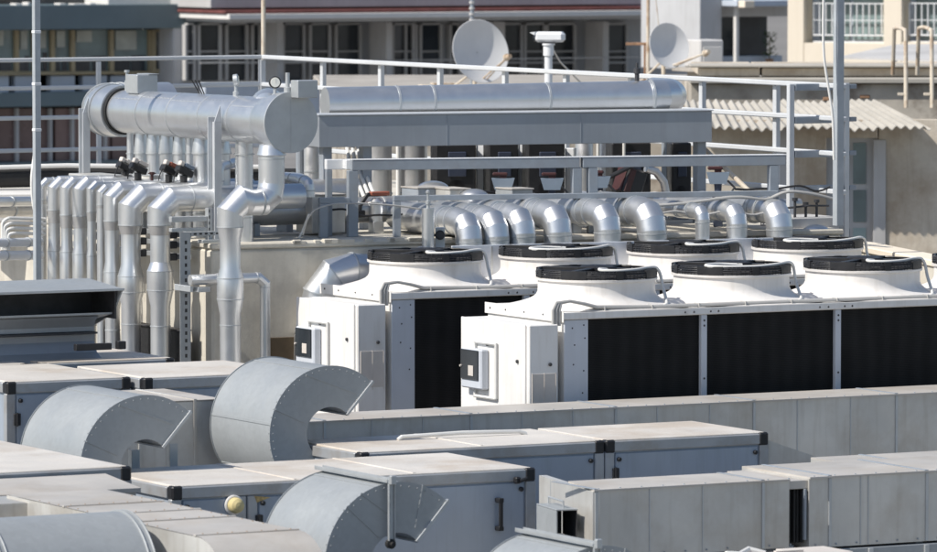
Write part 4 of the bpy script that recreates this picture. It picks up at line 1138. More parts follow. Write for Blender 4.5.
q = MB(); q.box(uq(392), uq(776), -.07, -.005, .30, .345, .003); q.build('lower_beam', M['steel_grey'], t)
q = MB(); q.box(uq(318), uq(348), -.06, -.002, .29, .335, .003); q.box(uq(318), uq(318) + .07, -.06, -.002, 0, .288, .003); q.box(uq(328), uq(328) + .03, .1, .15, 0, .288, .003); q.build('side_stand', M['steel_grey'], t)
q = MB(); q.box(uq(392), uq(392) + .06, -.069, -.01, 0, .298, .003); q.build('short_post', M['steel_grey'], t)
# slim pipe + cable along the lower beam
bent('pale grey hose looping along under the portal beam to the rail tower', [(640, 207, 48.9), (690, 203, 49.0), (735, 196, 49.1), (768, 200, 49.2), (785, 191, 49.2), (810, 193, 49.3), (833, 199, 49.4)], 1.6, 49, 'cable_grey', 'hose', 8, .15, False, 'hose')
bent('thin dark cable strung from the deck edge to the portal post', [(303, 235, 47.9), (306, 222, 47.9), (313, 210, 47.9), (330, 204, 48.0), (352, 203, 48.2), (392, 205, 48.3), (420, 209, 48.4)], .9, 48, 'cable_grey', 'cable', 6, .12, False, 'cable')
bent('white bent conduit on the deck beneath the left portal', [(299, 238, 48.0), (300, 236, 48.0), (303, 230, 48.0), (309, 214, 48.0)], 1.2, 48, 'cable_white', 'conduit', 6, .05, False, 'conduit')

# --- tanks, pumps and plant behind the portal
def tank(px, D, rpx, y0, y1, label, m='lagging_dull'):
    s = F / D; P = at(px, y1, D); zb = DECK; zt = at(px, y0, D).z
    t = thing('vertical_tank', label, 'tank', (P.x, P.y, DECK), YAW, 'upright tanks behind the portal')
    r = rpx / s; h = zt - DECK
    q = MB(); q.lathe([(r, 0), (r, h - .06), (r * .7, h)], (0, 0, 0), (0, 0, 1), 32); q.build('shell', M[m], t)
    q = MB()
    for k in (.25, .5, .75): band(q, (0, 0, h * k), (0, 0, 1), r, .015, .006)
    q.build('band', M['galv_bright'], t)
tank(312, 50.6, 9, 120, 200, 'dark slim upright tank right below the header end cap')
tank(379, 51.2, 13, 118, 200, 'upright silver tank behind the portal, left of its neighbour with white pipes between')
tank(413, 51.3, 14.5, 118, 200, 'broad upright silver tank behind the portal, beside the black pumps')
tank(584, 51.6, 9, 116, 200, 'slim upright silver tank behind the twin portal posts')
tank(606, 51.8, 8, 116, 200, 'slim upright silver tank just right of the twin portal posts')
for (x0, x1, lb) in ((612, 652, 'black block added to darken the recess behind the leaning motor'), (436, 477, 'black pump cabinet behind the portal beside the broad tank'), (489, 519, 'black pump cabinet in the middle behind the portal'), (528, 566, 'black pump cabinet left of the twin portal posts'), (672, 692, 'narrow black cabinet at the right behind the portal')):  # first block is added for the darkness of the recess, not as equipment
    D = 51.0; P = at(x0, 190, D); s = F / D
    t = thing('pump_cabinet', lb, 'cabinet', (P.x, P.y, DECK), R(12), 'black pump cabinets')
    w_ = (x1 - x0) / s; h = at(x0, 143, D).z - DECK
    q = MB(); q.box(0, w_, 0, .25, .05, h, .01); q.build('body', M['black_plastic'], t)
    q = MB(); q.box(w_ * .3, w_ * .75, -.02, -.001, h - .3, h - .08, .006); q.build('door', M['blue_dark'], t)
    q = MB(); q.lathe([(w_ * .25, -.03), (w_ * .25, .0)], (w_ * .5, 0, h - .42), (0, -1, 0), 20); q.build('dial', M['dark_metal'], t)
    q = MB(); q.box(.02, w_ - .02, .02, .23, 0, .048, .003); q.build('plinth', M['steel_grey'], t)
# white boards / boxes in the gaps
for (x0, x1, y0, y1, lb) in ((404, 412, 147, 196, 'narrow white upright panel beside the broad tank'), (477, 488, 146, 172, 'cream upright panel between two black pump cabinets'), (519, 529, 146, 190, 'bright white upright panel between two black pump cabinets'), (566, 574, 165, 196, 'white upright panel behind the twin portal posts')):
    D = 51.3; P = at(x0, y1, D); s = F / D
    t = thing('insulation_panel', lb, 'panel', (P.x, P.y, DECK), -R(14), 'white upright panels')
    h = at(x0, y0, D).z - DECK + .15; w_ = (x1 - x0) / s
    q = MB(); q.box(0, w_, 0, .06, .0, h, .006); q.build('board', M['white_rail'], t)
    q = MB(); q.box(-.008, 0, -.01, .07, 0, h, .002); q.box(w_, w_ + .008, -.01, .07, 0, h, .002); q.build('edge_strip', M['galv_bright'], t)
# white conduits slanting
t = None
w = [(352, 147, 49.6), (376, 200, 49.2)]
for k, lb in enumerate(('left', 'middle', 'right')):
    bent('slanting white conduit under the girder, ' + lb + ' of three', [(346 + k * 5.5, 140, 50), (349 + k * 5.5, 160, 49.6), (364 + k * 5.5, 197, 49.3)], 2.0, 49.5, 'cable_white', 'slanted_conduit', 8, .05, False, 'conduit', 'slanting white conduits')
# pump heads: funnel-shaped terminal boxes with red handles on the deck behind the beam
def pump_head(px, py, D, label, red=True):
    P = at(px, py, D); s = F / D
    t = thing('circulation_pump', label, 'pump', P, 0, 'circulation pumps')
    q = MB(); q.prism([(-.10, -.05, .05), (.10, -.05, .05), (.07, -.05, -.05), (-.07, -.05, -.05)], (0, .1, 0)); q.build('terminal_box', M['blue_part'], t, 0)
    q = MB(); q.lathe([(.035, -.05), (.03, -.12), (.05, -.14), (.05, -.17)], (0, 0, 0), (0, 0, 1), 14); q.box(-.04, .04, -.04, .04, DECK - P.z, -.17, .004); q.build('neck', M['blue_dark'], t)
    if red:
        q = MB(); q.box(-.09, .04, -.04, .04, .07, .10, .012); q.box(-.03, .03, -.03, .03, .05, .07, .003); q.build('handle', M['red_part'], t)
    q = MB(); q.tube([(.08, -.05, -.02), (.14, -.06, -.08), (.1, -.05, -.14), (.02, -.05, -.12)], .01, 6); q.build('cable', M['cable_black'], t)
pump_head(503, 184, 49.6, 'grey-blue pump head with red handle before the middle black cabinet')
pump_head(552, 184, 49.7, "blue-grey pump head with red handle, nearest left of the twin posts")
pump_head(599, 182, 49.8, 'grey-blue pump head just right of the twin portal posts')
pump_head(718, 178, 49.9, 'grey-blue pump head with dark red lid at the right end under the portal')
# leaning dark red motor and its silver bell
P = at(630, 182, 50.0)
t = thing('electric_motor', 'leaning black and dark red motor under the right portal, dull pipe beside it', 'motor', P, YAW)
Rm = Matrix.Rotation(R(20), 4, 'Y')
q = MB(); q.box(-.10, .10, -.10, .10, -.13, .12, .02, Rm); q.build('body', M['black_plastic'], t)
q = MB(); q.box(-.09, -.03, -.112, -.101, -.11, .10, .006, Rm); q.box(-.112, -.101, -.08, .08, -.11, .10, .006, Rm); q.build('side_plate', M['red_part'], t)
q = MB(); q.tube([(.1, -.1, .12), (.2, -.1, .09), (.28, -.1, .0), (.31, -.1, -.12)], .035, 14); q.build('cooling_pipe', M['lagging_dull'], t)
q = MB(); q.tube([(-.3, -.05, .02), (-.15, -.1, .1), (.0, -.14, .17), (.1, -.1, .2)], .02, 8); q.build('cable', M['cable_black'], t)
q = MB(); q.box(-.1, .3, -.08, .08, DECK - P.z, -.2, .004); q.build('mount', M['orange_part'], t)
# small red hand valve near the slanted conduits
P = at(376, 198, 48.9)
t = thing('lever_valve', 'valve with orange-red lever and black clips at the foot of the slanting conduits', 'valve', P, YAW)
q = MB(); q.box(-.06, .12, -.03, .03, .02, .055, .008); q.build('lever', M['orange_part'], t)
q = MB(); q.tube([(.1, 0, .03), (-.08, 0, .03), (-.15, 0, -.06), (-.16, 0, -.13)], .018, 8); q.box(-.2, -.12, -.04, .04, -.16, -.1, .006); q.build('black_clip', M['black_plastic'], t)
q = MB(); q.lathe([(.06, -.2), (.06, -.03), (.03, .0)], (0, 0, 0), (0, 0, 1), 18); q.box(-.05, .05, -.05, .05, DECK - P.z, -.2, .003); q.build('valve_body', M['lagging'], t)
# low boxes on the deck behind the beam
for (x0, x1, y0, y1, D, m, lb) in ((450, 470, 190, 198, 48.95, 'duct', 'small grey steel box on the deck left of the curved cover'), (418, 449, 189, 200, 49.1, 'steel_grey', 'flat dark box on the deck behind the vent cylinder stem'), (312, 345, 196, 204, 48.5, 'duct', 'flat brown-topped box on the deck inside the portal end'), (512, 533, 190, 198, 49.3, 'galv', 'tilted pale box between two pump heads')):
    P = at(x0, y1, D); s = F / D; h = at(x0, y0, D).z - P.z
    t = thing('equipment_box', lb, 'box', (P.x, P.y, DECK), YAW, 'low equipment boxes on the deck')
    L = (x1 - x0) / s / .88
    q = MB(); q.box(0, L, 0, .3, .02, P.z - DECK + h, .005); q.build('body', M[m], t)
    q = MB(); q.box(-.008, L + .008, -.008, .308, P.z - DECK + h + .001, P.z - DECK + h + .012, .002); q.build('lid', M['duct_top'], t)
def dome(px, py, D, rpx, label):
    P = at(px, py, D); r = rpx / (F / D)
    t = thing('curved_cover', label, 'cover', P, YAW)
    q = MB(); q.lathe([(r * math.cos(R(a_)), r * .55 * math.sin(R(a_))) for a_ in range(0, 90, 10)] + [(.002, r * .55)], (0, 0, 0), (0, 0, 1), 30, True, False); q.build('shell', M['lagging'], t, 40)
    q = MB(); q.lathe([(r * .9, DECK - P.z), (r * .9, 0)], (0, 0, 0), (0, 0, 1), 24); q.build('skirt', M['lagging_dull'], t)
dome(474, 197, 49.0, 15, 'low silver curved cover on the deck between black pumps')
dome(433, 190, 49.6, 17, 'low silver curved cover behind the vent cylinder stem')
dome(816, 232, 49.6, 14, 'small silver domed cover at the foot of the tall right post')
# concrete block with small fittings at the right end
P = at(790, 218, 49.6); s = F / 49.6
t = thing('concrete_block', 'pale concrete block with small valves at the foot of the rail tower', 'block', (P.x, P.y, 0))
q = MB(); q.box(0, .5, 0, .5, 0, P.z, .01); q.build('block', M['far_plaster'], t)
q = MB()
for (x, h) in ((.08, .14), (.19, .10), (.30, .12)):
    q.lathe([(.012, P.z), (.012, P.z + h), (.025, P.z + h + .005), (.025, P.z + h + .03)], (x, .05, 0), (0, 0, 1), 10)
q.tube([(.02, .1, P.z + .08), (.2, .02, P.z + .1), (.45, .1, P.z + .09)], .01, 6); q.build('small_valves', M['dark_metal'], t)
# coping going towards viewer at right
P = at(862, 246, 50.4); P2 = at(960, 265, 47.6)
t = thing('parapet', 'pale low parapet coping running forward at the right edge behind the fans', 'wall', (P.x, P.y, 0), math.atan2(P2.y - P.y, P2.x - P.x))
L = math.hypot(P2.x - P.x, P2.y - P.y)
q = MB(); q.box(-1.2, L, .02, .25, 0, P.z - .061, .004); q.build('parapet_wall', M['plaster'], t)
q = MB(); q.box(-1.22, L, 0, .27, P.z - .06, P.z, .01); q.build('coping', M['cream'], t)

# --- pipes and conduits at far left
def hpipe(px0, px1, py, D, rpx, label, m, cat='pipe', dy=0, name='horizontal_pipe'):
    P = at(px0, py, D); r = rpx / (F / D)
    P1 = at(px1, py + dy, D + .8)
    q = MB(); q.cyl((0, 0, 0), P1 - P, r, r, 20); o = q.build(name, M[m], loc=P)
    q = MB()
    for k in (.3, .75): band(q, (P1 - P) * k, P1 - P, r, .02, .006)
    q.build('band', M['galv_bright'], o)
    return tag(o, label, cat, 'horizontal pipes at the left edge')
hpipe(-10, 60, 202, 49.4, 5, 'upper silver pipe with brown reflection running in from the left edge', 'lagging', dy=-1)
hpipe(-10, 60, 210, 49.6, 8, 'thick brownish pipe below the upper silver pipe at the left edge', 'lagging_dull', dy=-1)
hpipe(-10, 40, 243, 48.6, 4.5, 'grey pipe crossing behind the lamp post, upper of the two plain ones', 'casing_grey', dy=-1)
hpipe(-10, 40, 256, 48.5, 4.8, 'grey pipe crossing behind the lamp post, lower of the two plain ones', 'casing_grey', dy=-1)
for k, lb in enumerate(('topmost', 'second', 'third', 'lowest')):
    bent('cream conduit bending down at the left edge, ' + lb + ' of its bundle', [(2.5 + k * 2, 250, 48.9), (2.5 + k * 2, 222 + k * 4, 48.9), (8 + k * 2, 218 + k * 5, 48.9), (45, 219 + k * 5.0, 49.2)], 1.7, 49, 'cable_white', 'bundle_conduit', 8, .04, False, 'conduit', 'cream conduits in a bundle')
bent('white hose hanging down along the lamp post', [(37.5, 105, 48.6), (35, 150, 48.5), (31, 180, 48.4), (33, 205, 48.4), (37, 220, 48.4), (38, 245, 48.4)], 1.5, 48.4, 'cable_white', 'hanging_hose', 8, .3, False, 'hose')
P = at(-40, 193, 51.5)
t = thing('white_ledge', 'whitish dusty roof ledge with a black lagged pipe along it at the left edge', 'ledge', (P.x, P.y, DECK), YAW - .3)
q = MB(); q.box(0, 3.2, 0, .7, -.06, P.z - DECK, .02); q.build('ledge', M['far_white'], t)
q = MB(); q.tube([(0, .5, P.z - DECK + .1), (.9, .5, P.z - DECK + .12), (1.5, .52, P.z - DECK + .1), (3.2, .5, P.z - DECK + .08)], .09, 16); q.build('lagged_pipe', M['rubber'], t)
q = MB(); q.tube([(0, .4, P.z - DECK + .2), (1.0, .4, P.z - DECK + .22), (2.0, .42, P.z - DECK + .2), (3.0, .4, P.z - DECK + .19)], .02, 8); q.build('white_tube', M['cable_white'], t)

# wall struts with pipe clamps on the lit deck face, behind the risers
for y, lb in ((236, 'upper'), (246, 'middle'), (258, 'lower')):
    P = at(205, y, 47.45)
    t = thing('wall_strut', 'galvanised strut with pipe clamps along the cream deck face, ' + lb + ' of three behind the risers', 'bracket', P, YAW, 'struts behind the risers')
    q = MB(); q.box(-.13, -.05, .15, 2.4, -.02, .02, .003); q.build('rail', M['galv_bright'], t)
    for k in range(7):
        q = MB(); q.box(-.2, -.131, .25 + k * .3, .29 + k * .3, -.03, .03, .004); q.build('clamp', M['dark_metal'], t)
P = at(192, 352, 47.5)  # black block stands in for the dark shadow gap low on the deck face
t = thing('shadow_gap_block', 'low black block standing in for a shadow gap, between the thick risers and the channel', 'cabinet', (P.x, P.y, 0))
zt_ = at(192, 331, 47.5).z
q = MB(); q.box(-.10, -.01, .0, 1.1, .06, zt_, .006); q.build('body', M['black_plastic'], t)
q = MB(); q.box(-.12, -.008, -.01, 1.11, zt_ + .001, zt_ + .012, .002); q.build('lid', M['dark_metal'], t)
# slim pipework behind the elbow row and portal
for (x0, x1, y, D, r, m, lb) in ((640, 800, 208, 50.2, 5, 'lagging_dull', 'slim dull pipe lying behind the elbow pipes under the right portal'), (455, 640, 207, 49.7, 4, 'lagging_dull', 'slim dull pipe lying behind the elbow pipes under the left portal'), (560, 760, 199, 50.6, 3, 'cable_grey', 'thin grey pipe running behind the twin portal posts')):
    p0 = at(x0, y, D); ln_ = reach(p0, A, x1); r_ = r / (F / D)
    q = MB(); q.cyl((0, 0, 0), (ln_, 0, 0), r_, r_, 16)
    o = q.build('slim_pipe', M[m], loc=p0, yaw=YAW)
    q = MB()
    for k in (.2, .5, .8): band(q, (ln_ * k, 0, 0), (1, 0, 0), r_, .02, .005)
    q.build('band', M['galv_bright'], o); tag(o, lb, 'pipe')
for (px, y0, D, r, m, lb) in ((598, 146, 50.9, 1.7, 'cable_white', 'thin white upright conduit right beside the twin portal posts'), (624, 146, 51.0, 1.6, 'cable_white', 'thin white upright conduit left of the leaning motor'), (664, 146, 51.0, 2.6, 'steel_grey', 'grey upright conduit right of the leaning motor'), (486, 146, 51.6, 2.0, 'lagging_dull', 'dull upright pipe between the two leftmost black cabinets'), (398, 146, 50.9, 2.0, 'cable_white', 'white upright pipe between the two broad tanks'), (300, 150, 50.3, 4.0, 'steel_grey', 'dark grey upright duct just right of the big header end')):
    p0 = at(px, 196, D); r_ = r / (F / D); zt_ = at(px, y0 - 8, D).z
    q = MB(); q.cyl((0, 0, 0), (0, 0, zt_ - DECK), r_, r_, 12)
    tag(q.build('upright_conduit', M[m], loc=(p0.x, p0.y, DECK)), lb, 'conduit')
p0, p1 = at(700, 145, 50.8), at(750, 192, 50.4)
q = MB(); q.cyl((0, 0, 0), p1 - p0, .022, .022, 10); tag(q.build('leaning_pole', M['rusty_white'], loc=p0), 'cream pole leaning behind the right end of the portal frame', 'pole')
# loose cables over the deck
rr = random.Random(21)
for k, (x0, x1, y, D, m, nm) in enumerate(((600, 700, 195, 49.7, 'cable_white', 'white cable lying loosely on the deck under the right portal'), (455, 560, 196, 49.5, 'cable_black', 'black cable lying loosely before the black pump cabinets'), (330, 440, 213, 48.5, 'cable_black', 'black cable draped over the low main pipe'), (660, 790, 214, 48.9, 'cable_grey', 'grey cable draped across the rightmost elbow pipes'), (735, 830, 190, 49.9, 'cable_black', 'black cable sagging from the portal to the rail tower'))):
    pts = [(x0 + (x1 - x0) * i / 7, y + rr.uniform(-5, 4), D + .3 * i / 7) for i in range(8)]
    bent(nm, pts, 1.1, D, m, 'loose_cable', 7, .12, False, 'cable')

# lamp post (square mast) left and post right
def mast(px, D, wpx, y1, label, name, bands=(), m='steel_light', depth=None):
    s = F / D; P = at(px, y1, D); w_ = wpx / s
    t = thing(name, label, 'post', (P.x, P.y, 0), YAW)
    zt = at(px, -40, D).z
    q = MB(); q.box(-w_ * .5, w_ * .5, -w_ * .5, w_ * .5, P.z if P.z > 1 else 0, zt, .004); q.build('shaft', M[m], t)
    for y in bands:
        z = at(px, y, D).z
        q = MB(); q.box(-w_ * .56, w_ * .56, -w_ * .56, w_ * .56, z - .012, z + .012, .003); q.build('clamp_band', M['white_rail'], t)
    q = MB(); q.box(-w_ * .55, w_ * .55, -w_ * .55, w_ * .55, zt, zt + .02, .003); q.build('cap', M[m], t)
    return t
mast(38.5, 48.2, 6.6, 500, 'tall square steel mast with white clamp bands near the left edge', 'square_mast', (32, 84, 130), 'mast_steel')
mt = mast(838, 49.2, 8.2, 226, 'tall square galvanised post rising through the rail tower on the right', 'square_mast', (), 'mast_steel')
bent('white cable sagging down alongside the tall right post', [(824, -20, 49.1), (823, 30, 49.1), (824, 60, 49.1), (828, 85, 49.1), (833, 115, 49.1), (834, 160, 49.1)], 1.3, 49.1, 'cable_white', 'post_cable', 8, .3, False, 'cable')

# ------------------------------------------------------------------ railing around the deck
RC = at(262, 57, 60.0)
t = thing('guard_rail', "white three-bar guard rail around the raised deck, passing behind the silver headers", 'railing', (RC.x, RC.y, 0))
zt = RC.z; LR = -reach(RC, B, 845); LL = 5.2
rail_z = (zt, zt - .285, zt - .59, zt - .92)
q = MB()
for z in rail_z: q.box(-LL, -.0, -.022, .022, z - .021, z + .021, .008)
q.build('left_rail', M['rail_paint'], t)
q = MB()
for i, z in enumerate(rail_z): q.box(-.022, .022, -LR, -.024, z - .022, z + .022, .008)
q.build('right_rail', M['rail_paint'], t)
for px in (98.5,):
    k = reach(RC, A, px); q = MB(); q.box(k - .022, k + .022, -.02, .02, DECK, zt - .025, .004); q.build('post', M['rail_paint'], t)
q = MB(); q.box(-.03, .03, -.03, .03, DECK, zt - .027, .004); q.build('post', M['rail_paint'], t)
for px in (319, 377, 436, 501, 562, 627, 698, 772):
    k = reach(RC, B, px); q = MB(); q.box(.024, .07, k - .03, k + .03, DECK - .6 if px > 700 else DECK, zt - .02, .004); q.build('post', M['rail_paint'], t)
P = at(263.5, 57, 60.3)
t = thing('antenna_mast', 'thin white pole rising from the rail corner to the top of the photo', 'mast', (P.x, P.y, DECK))
q = MB(); q.cyl((0, 0, 0), (0, 0, 3.2), .026, .022, 12); q.build('pole', M['rusty_white'], t)
q = MB(); q.box(-.1, .1, -.1, .1, 0, .02, .003); q.build('base_plate', M['steel_grey'], t)

# rail tower at right end
P = at(791, 84, 50.2)
t = thing('rail_tower', 'white and grey ladder-like rail tower beside the tall right post', 'frame', (P.x, P.y, 0))
s = F / 50.2; zt = P.z; Lt = reach(P, A, 846)
q = MB(); q.box(-.03, .022, -.026, .026, DECK - .8, zt, .004); q.build('upright', M['rail_paint'], t)
q = MB(); q.box(Lt - .024, Lt + .024, -.026, .026, DECK - .8, zt, .004); q.build('upright', M['steel_light'], t)
for y in (84, 117, 151, 186):
    z = at(791, y, 50.2).z - .03
    q = MB(); q.box(.032, Lt - .032, -.028, .028, z - .03, z + .03, .004); q.box(Lt + .032, Lt + .10, -.02, .02, z - .02, z + .02, .003); q.build('rung', M['steel_grey'], t)

# ================================================================== NEIGHBOURING ROOF, DISHES, CAMERA
NR = at(560, 84, 84).z
t = thing('neighbour_building', 'low neighbouring building with flat brownish roof under the satellite dishes', 'building', (at(345, 80, 76).x, 76, 0), R(3))
q = MB(); q.box(0, 16, 0, 12.5, -13, NR - .12, .02); q.build('wall', M['stone'], t)
q = MB(); q.box(-.1, 16.1, -.1, 12.6, NR - .118, NR, .02); q.build('roof', M['concrete'], t)
# parapet lumps with layered copings on the right (690..937, y 65..105)
def px_box(D, x0, x1, y0, y1, dep, bev=.01):     # box data whose near face covers this pixel rectangle at distance D
    p0, p1 = at(x0, y1, D), at(x1, y0, D)
    return (p0.x, p1.x, D, D + dep, p0.z, p1.z, bev)
D = 74
t = thing('stone_wall', 'stained stone wall with layered pale copings behind the corrugated roof on the right', 'wall', (0, 0, 0), 0)
q = MB(); q.box(*px_box(D, 690, 1000, 84, 330, 3)); q.build('wall', M['stone'], t)
q = MB(); q.box(*px_box(D - .1, 690, 1000, 78.5, 83.6, .9)); q.build('coping', M['asbestos'], t)
q = MB(); q.box(*px_box(D + .4, 762, 1000, 68, 76.6, 3)); q.box(*px_box(D + .4, 700, 760, 68, 76.6, 3)); q.build('upper_course', M['shed_wall'], t)
q = MB(); q.box(*px_box(D + .3, 690, 1000, 65, 67.6, .7)); q.build('upper_coping', M['asbestos'], t)
q = MB(); q.box(*px_box(D - .02, 823, 830, 97, 101, .3)); q.box(*px_box(D - .02, 860, 870, 95, 98.5, .3)); q.build('drain_hole', M['rust_steel'], t)
# shed under the corrugated roof
D = 70.5
t = thing('shed', 'weathered ochre shed wall with a tall window under a wavy roof on the right', 'shed', (0, 0, 0), 0)
q = MB()
def wallp(x0, x1, y0, y1, dep=.3): q.box(*px_box(D, x0, x1, y0, y1, dep, 0))
wallp(690, 826, 120, 340); wallp(826, 877, 120, 138); wallp(878, 1010, 120, 340); wallp(826, 877, 256, 340)
q.build('wall', M['shed_wall'], t)
q = MB(); q.box(*px_box(D - .03, 873, 886, 140, 300, .05, .004)); q.build('jamb', M['far_plaster'], t)
q = MB(); q.box(*px_box(D + .1, 826, 878, 138, 256, .03, 0)); wn = q.build('window', M['far_plaster'], t)
q = MB()
for (a_, b_, c_, d_) in ((836, 849, 146, 186), (853, 866, 143, 184), (853, 866, 190, 222), (837, 849, 190, 222), (853, 866, 228, 250), (837, 849, 228, 250)): q.box(*px_box(D + .085, a_, b_, c_, d_, .012, 0))
q.build('pane', M['glass_teal'], wn)
q = MB(); q.box(*px_box(D - .02, 776, 790, 128, 260, .02, 0)); q.build('downpipe', M['far_plaster'], t)
# corrugated roof
t2 = MB(); yb0 = at(700, 128, 69.9); yb1 = at(700, 102, 71.6)
n = 26; x0 = at(690, 128, 69.9).x; x1 = at(931, 128, 69.9).x; m_ = n * 10
rows = []
for (yy, zz) in ((69.9, yb0.z), (71.9, yb1.z + .0)):
    rows.append([t2.bm.verts.new((x0 + (x1 - x0) * i / m_ - (.12 if yy > 71 else 0) * i / m_ * 4, yy, zz + .020 * math.sin(2 * math.pi * i / 10) + .012 * math.sin(i * .061) + .006 * math.sin(i * .31))) for i in range(m_ + 1)])
for i in range(m_): t2.bm.faces.new((rows[0][i], rows[0][i+1], rows[1][i+1], rows[1][i]))
ex = bmesh.ops.extrude_face_region(t2.bm, geom=t2.bm.faces[:]); bmesh.ops.translate(t2.bm, vec=(0, 0, -.012), verts=[v for v in ex['geom'] if isinstance(v, bmesh.types.BMVert)])
t2.build('corrugated_roof', M['asbestos'], t, 40)

def dish(px, py, D, rpx, face, label, arm_px):
    c = at(px, py, D); r = rpx / (F / D)
    t = thing('satellite_dish', label, 'dish', c, 0, 'satellite dishes')
    ax_ = Vector(face).normalized(); dep = r * .22
    q = MB(); pr = [(r * k, dep * k * k) for k in (.02, .15, .3, .45, .6, .75, .9, 1.)]
    q.lathe(pr + [(r * 1.015, dep - .004), (r * 1.0, dep - .016)] + [(r * k, dep * k * k - .016) for k in (.8, .6, .4, .2, .02)], -ax_ * dep * .5, ax_, 48, False, False); q.build('reflector', M['dish'], t, 50)
    low = -Vector((0, 0, 1)) * r * .92 + ax_ * dep * .3
    tip = Vector((arm_px[0] / (F / D), -r * 1.1, arm_px[1] / (F / D)))
    q = MB(); q.tube([low, tip], .012, 8); q.tube([low + Vector((.07, 0, 0)), tip], .009, 8); q.build('arm', M['rusty_white'], t)
    q = MB(); q.lathe([(.03, -.05), (.035, .02), (.05, .025), (.05, .06)], tip, -ax_, 14); q.build('feed_horn', M['rusty_white'], t)
    q = MB(); q.cyl((0 - ax_.x * .12, -ax_.y * .12, NR - c.z), Vector((-ax_.x * .12, -ax_.y * .12, 0)), .028, .028, 12); q.tube([Vector((-ax_.x * .12, -ax_.y * .12, -r * .6)), Vector((-.5, .2, NR - c.z))], .015, 8); q.build('mount', M['rusty_white'], t)
dish(479, 52, 79, 32, (.50, -.84, .22), 'larger white satellite dish left of the security camera', (29, -4))
dish(668, 46, 81, 23, (.50, -.83, .25), 'smaller white satellite dish near the air conditioner box', (38, -6))
P = at(472, 76, 79.6)
t = thing('lattice_mast', 'grey threaded mast rising behind the larger satellite dish', 'mast', (P.x, P.y, NR))
q = MB(); q.cyl((0, 0, 0), (0, 0, 2.2), .03, .025, 10); q.build('pole', M['steel_grey'], t)
q = MB()
for k in range(14): q.lathe([(.04, 0), (.04, .03)], (0, 0, 1.0 + k * .08), (0, 0, 1), 10)
q.build('collar', M['far_plaster'], t)
# security camera on white post
P = at(548.5, 84, 66); s = F / 66
t = thing('security_camera', 'white security camera housing on a white post above the girder', 'camera', (P.x, P.y, 0), R(-14))
zp = at(548, 54, 66).z; zc = at(548, 37, 66).z
q = MB(); q.cyl((0, 0, NR - 1), (0, 0, zp), .045, .045, 20); q.lathe([(.06, zp - .02), (.06, zp + .10), (.075, zp + .10), (.075, zp + .12)], (0, 0, 0), (0, 0, 1), 20); q.build('post', M['white_rail'], t)
q = MB(); q.box(-.09, .09, -.05, .05, zp + .121, zc - .06, .01); q.build('pan_head', M['dark_metal'], t)
q = MB(); q.box(-.15, .19, -.065, .065, zc - .06, zc + .06, .03); q.prism([(-.15, -.06, zc + .058), (-.21, -.06, zc + .05), (-.15, -.06, zc + .02)], (0, .12, 0)); q.build('housing', M['white_rail'], t)
q = MB(); q.lathe([(.045, 0), (.045, .02), (.03, .022)], (-.151, 0, zc - .01), (-1, 0, 0), 20); q.build('lens', M['glass_dark'], t)
bent('thin cable slanting down from the security camera to the roof', [(552, 48, 66.2), (560, 62, 67), (582, 84, 69), (590, 90, 70)], .9, 67, 'cable_white', 'camera_cable', 6, .2, False, 'cable')
# AC box
P = at(700, 68, 82.5); s = F / 82.5
t = thing('air_conditioner', 'grey-white outdoor air conditioner box right of the smaller dish', 'air conditioner', (P.x, P.y, P.z), R(25))
q = MB(); q.box(0, .38, 0, .5, 0, 28 / s, .02); q.build('body', M['far_plaster'], t)
q = MB(); q.box(.05, .35, -.012, -.001, .05, .3, .004); q.build('service_panel', M['far_white'], t)
q = MB(); q.box(-.1, .5, -.1, .7, -.06, -.001, .005); q.box(.05, .35, .1, .5, NR - P.z, -.061, .004); q.build('stand', M['concrete'], t)
# rusty frame with aerial
P = at(648, 78, 83)
t = thing('aerial_mast', 'thin aerial mast with rusty cross bar behind the smaller dish', 'mast', (P.x, P.y, NR), 0)
q = MB(); q.cyl((0, 0, 0), (0, 0, 2.2), .028, .022, 10); q.tube([(.03, 0, 2.0), (.16, 0, .8), (.2, 0, .2)], .007, 6); q.build('pole', M['rusty_white'], t)
zz = at(648, 44, 83).z - NR
q = MB(); q.box(-.32, .02, .03, .06, zz - .02, zz + .02, .003); q.box(.5, 1.0, .03, .06, zz + .02, zz + .06, .003); q.box(-.06, -.03, .03, .06, 0, zz, .003); q.build('cross_bar', M['rust_steel'], t)
# roof clutter
for (px, py, D, w_, h_, m, lb) in ((445, 78, 82, .35, .05, 'rusty_white', 'pale plank lying on the neighbouring roof left of the larger dish'), (640, 76, 80, .3, .10, 'cream', 'cream block on the neighbouring roof below the smaller dish'), (600, 80, 78, .22, .06, 'far_white', 'white lump of rubble on the neighbouring roof right of the camera')):
    P = at(px, py, D); q = MB(); q.box(-w_, w_, 0, .2, 0, h_, .02); q.box(-w_ * .5, w_ * .6, .02, .15, h_, h_ * 1.5, .015)
    tag(q.build('roof_rubble', M[m], loc=(P.x, P.y, NR), yaw=.3), lb, 'rubble', 'rubble on the neighbouring roof')
